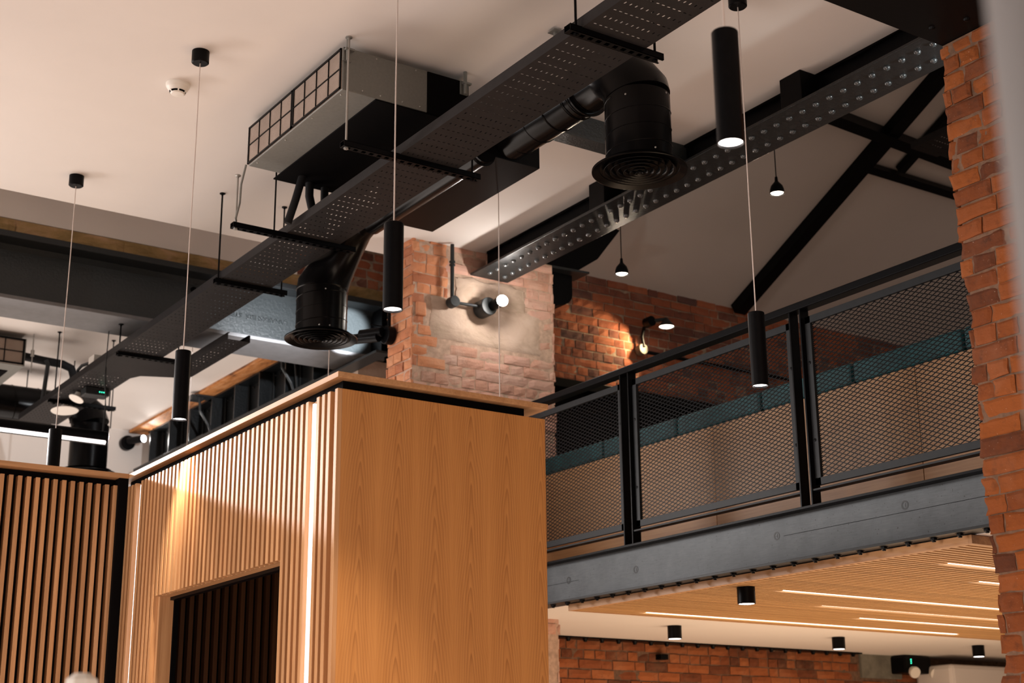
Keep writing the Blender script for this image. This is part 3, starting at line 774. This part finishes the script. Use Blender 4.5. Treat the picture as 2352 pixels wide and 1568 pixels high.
MB().box(2.500, 2.93, 4.657, 5.600, 4.078, 4.084).box(2.734, 2.93, 4.652, 5.60, 4.084, 4.266).build('black_insulation', 'blackmatt', t, bevel=.002)
for a, b in ((4.660, 5.088), (5.095, 5.530)):
    m, mf = MB(), MB(); grid_filter(m, mf, a, b, 4.088, 4.262, 2.352, 4, 2)
    fo = m.build('air_filter', 'filter', t); mf.build('filter_frame', 'black', fo)
studs('screw', 'zinc', t, [(SCR, (2.37, yy, 4.084), (0, 0, 1)) for yy in (4.70, 4.95, 5.2, 5.48)] + [(SCR, (xx, 4.655, 4.10), (0, 1, 0)) for xx in (2.44, 2.52, 2.62, 2.7)] + [(SCR, (xx, 4.655, 4.255), (0, 1, 0)) for xx in (2.5, 2.68)])
for (xx, yy) in ((2.362, 4.640), (2.90, 4.638)):
    m = MB(); m.box(xx - .014, xx + .022, yy + .006, yy + .014, 4.205, 4.262).cyl((xx, yy - .006, 4.20), (xx, yy - .006, 4.30), .0075, 8).box(xx - .012, xx + .026, yy - .014, yy + .002, 4.245, 4.253)
    m.build('hanging_bracket', 'galv', t)
m = MB(); m.tube([(2.352, 5.56, 4.10), (2.350, 5.60, 4.02), (2.356, 5.62, 3.94), (2.345, 5.63, 3.87), (2.352, 5.64, 3.862)], .005, 8); m.build('drain_tube', 'galv', t, smooth=True)
# insulated pipes dropping behind the tray
for i, (pp, r) in enumerate((([(2.60, 5.50, 4.10), (2.575, 5.52, 3.97), (2.55, 5.54, 3.86)], .018), ([(2.655, 5.55, 4.10), (2.66, 5.56, 4.02), (2.69, 5.57, 3.93), (2.70, 5.6, 3.87)], .019), ([(2.735, 5.56, 4.10), (2.745, 5.58, 4.02), (2.745, 5.6, 3.93), (2.74, 5.61, 3.87)], .018))):
    m = MB(); m.tube(pp, r, 14); tag(m.build('insulated_pipe', 'rubber', smooth=True), ['leftmost', 'middle', 'rightmost'][i] + ' of three black insulated pipes under the hall air unit', 'pipe', 'insulated pipes')

t = thing('air_handling_unit', (2.1, 9.6, 4.08), 'second air unit with square gridded filter, cut off at the far left edge', 'air unit')
MB().box(1.3, 2.465, 9.25, 9.90, 4.084, 4.268).build('casing', 'galv', t, bevel=.003)
MB().box(1.3, 2.40, 9.40, 9.90, 4.078, 4.084).build('black_insulation', 'blackmatt', t)
for a, b in ((2.08, 2.455), (1.69, 2.07)):
    m = MB().box(a, b, 9.244, 9.25, 4.09, 4.262); fo = m.build('air_filter', 'filter', t)
    mf = MB(); mf.box(a, b, 9.238, 9.245, 4.09, 4.102).box(a, b, 9.238, 9.245, 4.250, 4.262).box(a, a + .012, 9.238, 9.245, 4.09, 4.262).box(b - .012, b, 9.238, 9.245, 4.09, 4.262)
    for q in (1, 2): xx = a + (b - a) * q / 3; mf.box(xx - .003, xx + .003, 9.239, 9.245, 4.09, 4.262)
    mf.box(a, b, 9.239, 9.245, 4.173, 4.179); mf.build('filter_frame', 'black', fo)
MB().cyl((2.50, 9.22, 4.04), (2.50, 9.22, 4.30), .004, 8).cyl((2.50, 9.22, 4.15), (2.50, 9.22, 4.19), .012, 8).build('threaded_rod', 'zinc', t)

# ------------------------------------------------------------------ ducts
def spiral_rings(m, c, r, z0, z1, step, tilt=.35):
    """raised lock seams winding round a vertical duct"""
    turns = (z1 - z0) / step; n = int(turns * 26); pts = []
    for i in range(n + 1):
        a = i / 26 * 2 * math.pi; pts.append((c[0] + (r + .0006) * math.cos(a), c[1] + (r + .0006) * math.sin(a), z0 + (z1 - z0) * i / n))
    m.tube(pts, .0020, 5)
def diffuser(t, c, z, r, rim):
    m = MB(); m.lathe([(r, .014), (rim, 0.002), (rim, -.003), (rim * .985, -.004), (rim * .84, .006), (rim * .82, .012)], (c[0], c[1], z), n=56); m.build('diffuser_rim', 'blackgloss', t, smooth=True)
    m = MB()
    for k, q in enumerate((.76, .62, .48, .34, .21, .09)):
        ro = rim * q; h = .001 + .002 * k
        m.lathe([(ro, -h - .001), (ro - rim * .10 * (.9 if k < 5 else .7), .014 - h)], (c[0], c[1], z), n=48)
    m.build('diffuser_cones', 'blackgloss', t, smooth=True, solid=.0012)
    MB().lathe([(.0001, .02), (rim * .84, .02)], (c[0], c[1], z), n=32).build('throat', 'blackmatt', t)

# large duct drop
t = thing('round_duct_drop', (3.2, 3.9, 3.67), 'large black spiral duct dropping to a round diffuser in front of the riveted beam', 'duct')
C1 = (3.212, 3.912); R1 = .124
m = MB(); m.tube([(C1[0], C1[1], 3.690), (C1[0], C1[1], 3.965)], R1, 48); m.build('drop', 'blackgloss', t, smooth=True)
m = MB(); m.tube([(C1[0], C1[1], 3.965), (C1[0] - .002, C1[1] + .004, 3.99), (C1[0] - .012, C1[1] + .055, 4.075), (C1[0] - .03, C1[1] + .15, 4.115), (C1[0] - .035, C1[1] + .26, 4.10)], [R1 + .003, R1 + .003, R1 - .006, .105, .096], 40); m.build('elbow', 'blackgloss', t, smooth=True)
m = MB(); spiral_rings(m, C1, R1, 3.70, 3.94, .068); m.build('seam', 'blackgloss', t, smooth=True)
m = MB(); m.tube([(3.175, 4.16, 4.095), (3.165, 4.70, 4.090)], .092, 40)
for yy in (4.20, 4.235, 4.36, 4.49, 4.62): m.lathe([(.092, -.003), (.0955, 0), (.092, .003)], (3.17, yy, 4.0925), axis=(0, 1, 0), n=40)
m.lathe([(.092, -.005), (.104, -.004), (.104, .004), (.092, .005)], (3.175, 4.175, 4.095), axis=(0, 1, 0), n=40)
m.build('branch_duct', 'blackgloss', t, smooth=True)
diffuser(t, C1, 3.672, R1, .178)
studs('screw', 'zinc', t, [(SCR, (C1[0] + R1 * math.cos(a), C1[1] + R1 * math.sin(a), zz), (-math.cos(a), -math.sin(a), 0)) for a, zz in ((-2.6, 3.93), (-1.2, 3.955), (-1.75, 3.715))])
# plenum and small duct
t = thing('duct_plenum_box', (3.17, 5.13, 3.99), 'long flat matt black plenum box beside the cable tray', 'duct box')
MB().box(3.02, 3.315, 4.700, 5.585, 3.992, 4.17).build('casing', 'black', t, bevel=.002)
m = MB(); m.tube([(3.032, 4.69, 4.008), (3.032, 5.66, 4.004)], .057, 28); m.lathe([(.057, -.004), (.066, 0), (.057, .004)], (3.032, 4.71, 4.008), axis=(0, 1, 0), n=28); m.build('side_pipe', 'blackgloss', t, smooth=True)
t = thing('round_duct_drop', (2.93, 6.0, 3.5), 'smaller black spiral duct dropping to a round diffuser before the lettered beam', 'duct')
C2 = (2.955, 6.0); R2 = .121
m = MB(); m.tube([(C2[0], C2[1], 3.530), (C2[0], C2[1], 3.76)], R2, 44); m.build('drop', 'blackgloss', t, smooth=True)
m = MB(); m.tube([(C2[0], C2[1], 3.75), (C2[0] + .002, C2[1], 3.775), (C2[0] + .03, C2[1] - .04, 3.86), (C2[0] + .055, C2[1] - .13, 3.95), (C2[0] + .06, C2[1] - .24, 4.0), (C2[0] + .062, C2[1] - .34, 4.015)], [R2 + .002, R2 + .002, R2 - .012, .088, .070, .060], 40)
for yy, zz, r in ((5.79, 3.99, .074), (5.70, 4.01, .066)): m.lathe([(r - .006, -.004), (r, 0), (r - .006, .004)], (3.004, yy, zz), axis=(0, 1, -.2), n=32)
m.build('elbow', 'blackgloss', t, smooth=True)
m = MB(); spiral_rings(m, C2, R2, 3.54, 3.745, .066); m.lathe([(R2, -.003), (R2 + .004, 0), (R2, .003)], (*C2, 3.752), n=44); m.build('seam', 'blackgloss', t, smooth=True)
diffuser(t, C2, 3.513, R2, .172)
studs('screw', 'zinc', t, [(SCR, (C2[0] + R2 * math.cos(a), C2[1] + R2 * math.sin(a), zz), (-math.cos(a), -math.sin(a), 0)) for a, zz in ((-1.9, 3.725), (-2.1, 3.548), (-1.7, 3.548))])

# rear room duct: horizontal run and third drop
t = thing('round_duct_run', (2.4, 10.1, 3.93), 'fat horizontal black spiral duct under the rear room ceiling at far left', 'duct')
m = MB(); m.tube([(.8, 10.1, 4.045), (2.90, 10.1, 4.045)], .128, 40)
for xx in (1.6, 1.9, 2.28, 2.40, 2.62, 2.8): m.lathe([(.128, -.004), (.132, 0), (.128, .004)], (xx, 10.1, 4.045), axis=(1, 0, .08), n=40)
m.build('pipe', 'blackgloss', t, smooth=True)
for xx in (2.05, 2.72): MB().cyl((xx, 10.1, 4.17), (xx, 10.1, 4.299), .004, 8).build('drop_rod', 'black', t)
t = thing('round_duct_drop', (3.05, 9.7, 3.5), 'far black duct drop with round diffuser showing above the slat screen', 'duct')
C3 = (3.06, 9.70)
m = MB(); m.tube([(*C3, 3.545), (*C3, 3.86)], .127, 40); m.tube([(*C3, 3.86), (C3[0] - .02, C3[1] + .02, 3.94), (C3[0] - .09, C3[1] + .06, 4.02), (C3[0] - .16, C3[1] + .10, 4.03)], [.129, .125, .11, .10], 36); m.lathe([(.127, -.003), (.131, 0), (.127, .003)], (*C3, 3.80), n=40); m.build('drop', 'blackgloss', t, smooth=True)
diffuser(t, C3, 3.535, .127, .19)
for sx in (-.14, .14): MB().cyl((C3[0] + sx, C3[1], 3.86), (C3[0] + sx, C3[1], 4.299), .004, 8).build('drop_rod', 'black', t)

# pipework in the rear room
m = MB(); m.tube([(2.46, 9.30, 4.165), (2.60, 9.30, 4.155), (2.72, 9.30, 4.15), (2.78, 9.30, 4.13), (2.80, 9.30, 4.08), (2.80, 9.30, 3.87)], .027, 16)
tag(m.build('drain_pipe', 'rubber', smooth=True), 'fat black pipe bending down from the far-left air unit', 'pipe')
m = MB(); m.tube([(2.60, 9.26, 4.15), (2.615, 9.26, 4.12), (2.60, 9.26, 3.87)], .014, 12)
tag(m.build('drain_pipe', 'greyblack', smooth=True), 'thin grey pipe dropping beside the fat black bend', 'pipe')
t = thing('white_junction_box', (2.74, 8.4, 3.86), 'white box with pipes standing in the cable tray, far left', 'junction box')
MB().box(2.64, 2.70, 8.40, 8.50, 3.862, 3.985).build('body', 'white_plastic', t, bevel=.004)
m = MB(); m.tube([(2.63, 8.66, 3.87), (2.63, 8.66, 3.945), (2.64, 8.62, 3.965), (2.665, 8.52, 3.965)], .010, 10); m.build('pipe_elbow', 'greyblack', t, smooth=True)
MB().cyl((2.70, 8.30, 3.862), (2.70, 8.30, 3.965), .026, 14).build('grey_coupling', 'greyblack', t, smooth=True)
# emergency unit with two round heads under the tray
t = thing('emergency_light', (2.75, 8.85, 3.78), 'black emergency light with two white round heads under the far end of the tray', 'emergency light')
MB().box(2.68, 2.83, 8.64, 8.74, 3.800, 3.848).build('housing', 'greyblack', t, bevel=.006)
m = MB()
for k in range(3): m.box(2.765 + k * .013, 2.771 + k * .013, 8.6385, 8.6395, 3.818, 3.824)
m.build('indicator', 'greenled', t)
for (c, ax, rr_) in (((2.703, 9.11, 3.795), (.03, -.12, -1), .086), ((2.682, 8.82, 3.806), (-.40, -.1, -.9), .048)):
    m = MB(); m.lathe([(.0001, .004), (rr_ * .96, .003), (rr_, 0), (rr_ * .9, -.005), (.024, -.016), (.022, -.040)], c, axis=ax, n=32); m.build('lamp_head', 'white_plastic', t, smooth=True)

# ------------------------------------------------------------------ pendants
def pendant(x, y, label, zt=3.058, h=.263):
    L = (x, y, zt - h); t = thing('cylinder_pendant', L, label, 'pendant light', 'black cylinder pendants')
    m = MB(); m.lathe([(.0001, 4.248), (.030, 4.248), (.0345, 4.252), (.0345, 4.300)], (x, y, 0), n=32); m.build('ceiling_canopy', 'black', t, smooth=True)
    m = MB(); m.tube([(x, y, 4.25), (x + .001, y, 3.9), (x - .001, y, 3.5), (x, y, zt)], .0022, 8); m.build('cord', 'cordm', t, smooth=True)
    m = MB(); m.lathe([(.0001, zt), (.0275, zt), (.029, zt - .002), (.029, zt - h), (.0265, zt - h), (.0265, zt - h + .012), (.0001, zt - h + .012)], (x, y, 0), n=36); m.build('lamp_body', 'black', t, smooth=True)
    m = MB(); m.lathe([(.0001, zt - h + .006), (.0262, zt - h + .006)], (x, y, 0), n=32); m.build('lens', 'lens', t)
    spot('light_source', (x, y, zt - h - .004), (x, y, 0), 70, 66, .8, (1, .83, .66), .022, t, WL[t]); return t
P0 = pendant(1.910, 6.55, 'black cylinder pendant hanging behind the far left slat screen')
pl = Vector((1.910, 6.55, 3.058 - .263))
def pdup(x, y, label): return dup(P0, (x, y, pl.z), label)
pdup(1.924, 5.056, 'black cylinder pendant over the middle of the slatted pod front')
pdup(1.944, 3.494, 'black cylinder pendant in the centre, left of the bare brick pillar')
pdup(1.988, 2.115, 'largest black cylinder pendant, nearest the camera at top right')
pdup(3.420, 3.560, 'black cylinder pendant hanging in front of the mesh balustrade')
pdup(3.385, 5.125, 'pendant behind the pod whose cord crosses the bright pillar spotlight')
pdup(3.330, 6.660, 'pendant behind the pod whose short cord shows under the round diffuser')
pdup(3.200, 8.260, 'pendant behind the pod whose cord runs past the second-row pendant')

# bell pendants over the mezzanine
def bell(x, y, z, label, ztop):
    t = thing('bell_pendant', (x, y, z), label, 'pendant light', 'small bell pendants over the mezzanine')
    m = MB(); m.lathe([(.0365, 0), (.0372, .006), (.036, .022), (.030, .042), (.017, .058), (.009, .068), (.007, .092), (.0001, .093)], (x, y, z), n=32); m.build('bell_shade', 'black', t, smooth=True)
    m = MB(); m.cyl((x, y, z + .09), (x, y, ztop), .0028, 8); m.build('cord', 'black', t)
    m = MB(); m.lathe([(.0001, -.004), (.018, -.002), (.030, .004), (.033, .008)], (x, y, z), n=24); m.build('bulb', 'bulb', t, smooth=True)
    point('light_source', (x, y, z - .03), 3.2, (1, .82, .62), .025, t, WL[t]); return t
bell(5.00, 5.0, 4.358, 'right bell pendant glowing before the sloped mezzanine roof', roofz(5.0))
bell(4.75, 5.97, 4.165, 'left bell pendant glowing just below the riveted beam', roofz(5.97))

# ------------------------------------------------------------------ wall lights
t = thing('conduit_spotlight', (4.0, 6.3, 3.96), 'spotlight on black conduit shining straight out from the bare brick pillar', 'spotlight')
m = MB(); m.tube([(3.897, 6.355, 4.29), (3.897, 6.355, 3.97)], .0105, 14); m.tube([(3.905, 6.352, 3.962), (4.085, 6.335, 3.962)], .0085, 12)
for zz in (4.19, 4.172): m.lathe([(.0105, -.006), (.016, -.004), (.016, .004), (.0105, .006)], (3.897, 6.355, zz), n=14)
m.build('conduit', 'greyblack', t, smooth=True)
m = MB(); m.cyl((3.899, 6.375, 3.962), (3.899, 6.325, 3.962), .031, 24); m.build('round_box', 'greyblack', t, smooth=True, bevel=.003)
m = MB(); m.cyl((4.100, 6.39, 3.962), (4.100, 6.30, 3.962), .050, 28); m.build('wall_rose', 'greyblack', t, smooth=True, bevel=.004)
m = MB(); m.tube([(4.120, 6.31, 3.965), (4.125, 6.22, 3.972)], .028, 24); m.build('lamp_head', 'black', t, smooth=True)
m = MB(); m.lathe([(.0001, .014), (.015, .012), (.026, .005), (.031, 0)], (4.126, 6.215, 3.9725), axis=(-.30, -.95, -.05), n=24); m.build('lens', 'spotlens', t, smooth=True)
point('light_source', (4.112, 6.165, 3.968), 5.5, (1, .93, .86), .012, t, WL[t])

t = thing('twin_spotlight', (3.6, 6.55, 3.78), 'black adjustable twin spotlight on the pillar side lighting the lettered beam', 'spotlight')
m = MB(); m.tube([(3.652, 6.60, 4.29), (3.652, 6.60, 3.83)], .010, 12); m.build('conduit', 'black', t, smooth=True)
m = MB(); m.cyl((3.672, 6.600, 3.800), (3.625, 6.600, 3.800), .050, 28); m.build('wall_rose', 'black', t, smooth=True, bevel=.004)
m = MB(); m.cyl((3.61, 6.60, 3.812), (3.545, 6.72, 3.818), .026, 24); m.box(3.54, 3.63, 6.595, 6.605, 3.842, 3.845).build('lamp_head', 'black', t, smooth=True)
m = MB(); m.cyl((3.60, 6.62, 3.79), (3.505, 6.84, 3.810), .028, 24); m.build('lamp_head', 'black', t, smooth=True)
m = MB(); m.lathe([(.0001, .001), (.026, .001)], (3.505, 6.84, 3.810), axis=(-.4, .9, .05), n=20); m.build('lens', 'spotlens', t)
spot('light_source', (3.60, 6.90, 3.84), (4.02, 7.85, 4.20), 900, 17, .5, (.95, .97, 1), .015, t, WL[t])
spot('light_source', (3.50, 6.86, 3.812), (3.50, 7.85, 4.06), 200, 48, .9, (.95, .97, 1), .015, t, WL[t])

t = thing('brick_wall_lamp', (5.9, 7.1, 4.2), 'small dish wall lamp on black conduit against the mezzanine brick wall', 'wall lamp')
m = MB(); m.cyl((5.845, 7.19, 4.205), (5.845, 7.14, 4.205), .036, 24); m.build('wall_rose', 'concrete', t, smooth=True, bevel=.004)
m = MB(); m.tube([(5.845, 7.14, 4.22), (5.840, 7.15, 4.29), (5.838, 7.12, 4.35)], .011, 12); m.cyl((5.83, 7.09, 4.365), (5.83, 7.03, 4.365), .034, 20); m.build('arm', 'black', t, smooth=True)
m = MB(); m.lathe([(.012, .060), (.022, .045), (.048, .012), (.052, 0)], (5.925, 7.0, 4.330), n=28); m.tube([(5.84, 7.05, 4.37), (5.925, 7.0, 4.385)], .012, 10); m.build('dish_shade', 'greyblack', t, smooth=True)
m = MB(); m.lathe([(.0001, -.008), (.020, -.005), (.038, .001), (.046, .005)], (5.925, 7.0, 4.330), n=24); m.build('bulb', 'bulb', t, smooth=True)
spot('light_source', (5.88, 7.05, 4.285), (5.50, 7.2, 4.08), 15, 110, .5, (1, .74, .42), .02, t, WL[t])
m = MB(); m.tube([(5.88, 7.165, 4.195), (7.6, 7.165, 4.195)], .012, 10); tag(m.build('wall_conduit', 'black', smooth=True), 'horizontal black conduit running right along the mezzanine brick wall', 'conduit')

t = thing('rear_wall_spotlight', (3.93, 11.4, 4.17), 'small round black spotlight on the white rear wall beside the girder', 'spotlight')
m = MB(); m.cyl((3.93, 11.49, 4.185), (3.93, 11.44, 4.185), .060, 28); m.build('wall_rose', 'black', t, smooth=True)
m = MB(); m.cyl((3.93, 11.43, 4.195), (4.0, 11.28, 4.195), .030, 24); m.build('lamp_head', 'black', t, smooth=True)
m = MB(); m.lathe([(.0001, .001), (.028, .001)], (4.0, 11.28, 4.195), axis=(.42, -.9, 0), n=20); m.build('lens', 'spotlens', t)
spot('light_source', (4.02, 11.25, 4.19), (4.15, 10.4, 4.05), 10, 90, .6, (1, .95, .9), .02, t, WL[t])

t = thing('pier_uplight', (4.45, 2.95, 3.6), 'small black uplight on the hidden far side of the brick pier', 'spotlight')
m = MB(); m.cyl((4.37, 2.87, 3.985), (4.345, 2.94, 3.995), .028, 20); m.box(4.355, 4.385, 2.84, 2.88, 3.96, 3.99); m.build('lamp_head', 'black', t, smooth=True)
m = MB(); m.lathe([(.0001, .001), (.026, .001)], (4.345, 2.94, 3.995), axis=(-.35, .94, .1), n=20); m.build('lens', 'spotlens', t)
spot('light_source', (4.340, 2.952, 4.000), (4.10, 4.2, 4.14), 16, 100, .8, (.93, 1, .98), .015, t, WL[t])
# linear pendant at the far left
t = thing('linear_tube_pendant', (2.3, 8.0, 3.35), 'horizontal black tube pendant with lit strip, at far left above the slat screen', 'pendant light')
m = MB(); m.tube([(-1.4, 8.0, 3.411), (2.62, 8.0, 3.385)], .040, 28); m.build('tube', 'black', t, smooth=True)
MB().bar((-1.4, 7.968, 3.382), (2.605, 7.968, 3.356), .016, .020, up=(0, .7, .7)).build('light_strip', 'led', t)
area('tube_light', (.25, 7.93, 3.34), (.55, 5.2, 2.35), 3.3, .04, 115, (1, .93, .90))
m = MB(); m.tube([(2.60, 8.0, 3.42), (2.605, 8.0, 3.55), (2.585, 8.0, 3.75), (2.59, 8.0, 4.0), (2.59, 8.0, 4.30)], .003, 6); m.tube([(2.595, 8.0, 3.42), (2.60, 8.0, 3.6), (2.59, 8.0, 3.8)], .002, 6); m.build('suspension_cord', 'greyblack', t)

m = MB().box(2.985, 3.025, 4.12, 4.165, 4.288, 4.2915).cyl((3.005, 4.143, 4.25), (3.005, 4.143, 4.2995), .008, 10)
tag(m.build('ceiling_fixing', 'galv'), 'small square galvanised plate fixing on the ceiling just above the tray edge', 'fixing')
# smoke detector
t = thing('smoke_detector', (1.948, 5.36, 4.26), 'white round smoke detector on the ceiling beside a pendant canopy', 'smoke detector')
c = (1.955, 5.375, 4.30)
m = MB(); m.lathe([(.050, 0), (.050, -.008), (.047, -.016), (.044, -.018), (.037, -.034)], c, n=36); m.lathe([(.031, -.040), (.026, -.046), (.0001, -.048)], c, n=36); m.build('body', 'white_plastic', t, smooth=True)
m = MB(); m.lathe([(.037, -.034), (.034, -.034), (.030, -.040)], c, n=36)
for k in range(6):
    a = k * math.pi / 3 + .25; m.bar((c[0] + .037 * math.cos(a), c[1] + .037 * math.sin(a), 4.30 - .033), (c[0] + .0305 * math.cos(a), c[1] + .0305 * math.sin(a), 4.30 - .0405), .006, .003)
m.build('sensor_ring', 'white_plastic', t)
m = MB(); m.lathe([(.0345, -.0335), (.0305, -.041)], c, n=36)
m.build('vent_slots', 'blackmatt', t)

# ------------------------------------------------------------------ rear girder, timber, brackets
tag(MB().box(3.945, 4.10, 8.075, 11.48, 4.275, 4.299).build('timber_plank', 'timber', bevel=.004), 'rough orange timber plank between rear ceiling and black girder', 'plank')
t = thing('plate_girder', (4.15, 9.3, 3.93), 'deep black riveted plate girder behind the slatted pod', 'girder')
MB().box(4.150, 4.165, 8.11, 11.35, 3.945, 4.274).build('web', 'girder', t)
MB().box(3.955, 4.285, 8.11, 11.35, 3.930, 3.944).box(3.955, 4.055, 7.3, 8.11, 3.930, 3.944).box(3.955, 4.10, 8.11, 11.35, 3.945, 3.952).build('bottom_flange', 'greyblack', t, bevel=.002)
MB().box(4.06, 4.149, 8.11, 11.35, 4.262, 4.2745).build('top_angle', 'girder', t)
y = 8.3
while y < 11.3:
    MB().box(4.04, 4.1495, y, y + .012, 3.953, 4.261).box(4.135, 4.1495, y - .03, y + .05, 3.953, 4.261).build('web_stiffener', 'girder', t, bevel=.002); y += .42
studs('rivet', 'girder', t, [([(.0001, .012), (.007, .009), (.010, 0)], (4.149, 8.2 + .075 * k, 4.235), (-1, 0, 0)) for k in range(41)])
for yy in (8.65, 10.05):
    b = MB(); b.box(3.90, 3.99, yy - .03, yy + .05, 4.235, 4.274); b.box(3.93, 4.149, yy - .05, yy + .06, 4.262, 4.274)
    b.tube([(3.955, yy - .035, 4.25), (3.965, yy - .04, 4.15), (4.03, yy - .05, 4.05), (4.06, yy - .06, 3.955)], .010, 8)
    b.tube([(4.08, yy + .02, 4.26), (4.10, yy - .01, 3.955)], .009, 8); b.box(3.97, 4.08, yy - .11, yy + .02, 3.9525, 3.965)
    b.build('curved_bracket', 'greyblack', t, smooth=False)

# gusset and bracket beside the pillar
t = thing('roof_truss_bracket', (4.8, 6.6, 4.1), 'black steel gusset plate and curved bracket right of the brick pillar', 'bracket')
MB().prism([(4.285, 4.16), (4.285, 4.50), (4.80, 4.80), (5.23, 4.72), (5.054, 4.50), (4.913, 4.405), (4.62, 4.36)], 'Y', 6.58, 6.60).build('gusset_plate', 'black', t)
MB().prism([(4.60, 4.345), (4.93, 4.36), (4.93, 4.372), (4.60, 4.36)], 'Y', 6.50, 6.66).build('shelf_plate', 'greyblack', t)
pp = [(4.61, 4.35), (4.848, 4.352), (4.848, 4.23)] + [(4.748 + .10 * math.cos(a), 4.23 - .075 * math.sin(a)) for a in (.3, .7, 1.1, 1.5)] + [(4.61, 4.10)]
MB().prism(pp, 'Y', 6.56, 6.66).build('curved_bracket', 'black', t, bevel=.003)

# roof truss over the mezzanine (built along the roof slope)
t = thing('roof_truss', (6.76, 5.8, 5.2), 'black roof truss with diagonal rafter rising over the mezzanine', 'roof truss')
def rz(y, d=.03): return roofz(y) - d
MB().bar((6.72, 7.17, rz(7.17, .04)), (6.72, 2.6, rz(2.6, .04)), .10, .075, up=(0, RS, 1)).build('rafter', 'black', t)
MB().bar((6.1, 5.69, rz(5.69, .06)), (9.5, 5.80, rz(5.80, .06)), .07, .10, up=(0, RS, 1)).build('purlin', 'black', t)
MB().bar((6.70, 5.94, rz(5.94, .05)), (9.5, 5.94, rz(5.94, .05)), .055, .05, up=(0, RS, 1)).build('purlin', 'black', t)
MB().bar((7.02, 5.90, rz(5.90, .045)), (7.02, 4.6, rz(4.6, .045)), .055, .05, up=(0, RS, 1)).build('strut', 'black', t)
t = tray('roof_cable_tray', 6.30, 6.52, 2.6, 5.2, 5.0, 'dark perforated cable tray up in the mezzanine roof beside the pier')

# ------------------------------------------------------------------ blurred foreground
m = MB(); m.cyl((.6395, .3425, FLOOR), (.6395, .3425, 4.3), .1, 40)
COLO = m.build('white_post', 'white_gloss', smooth=True); COLO.data.materials[0] = MT['postgrey']; tag(COLO, 'out-of-focus pale post very close at the right edge', 'post')
t = thing('faceted_post', (.72, 2.23, FLOOR), 'blurred cream faceted post top at the bottom left corner', 'post')
MB().cyl((.72, 2.23, FLOOR), (.72, 2.23, 1.60), .016, 8).build('shaft', 'white_plastic', t)
m = MB(); m.lathe([(.018, 1.60), (.026, 1.63), (.024, 1.655), (.012, 1.664), (.0001, 1.665)], (.72, 2.23, 0), n=8); m.build('cap', 'white_plastic', t)
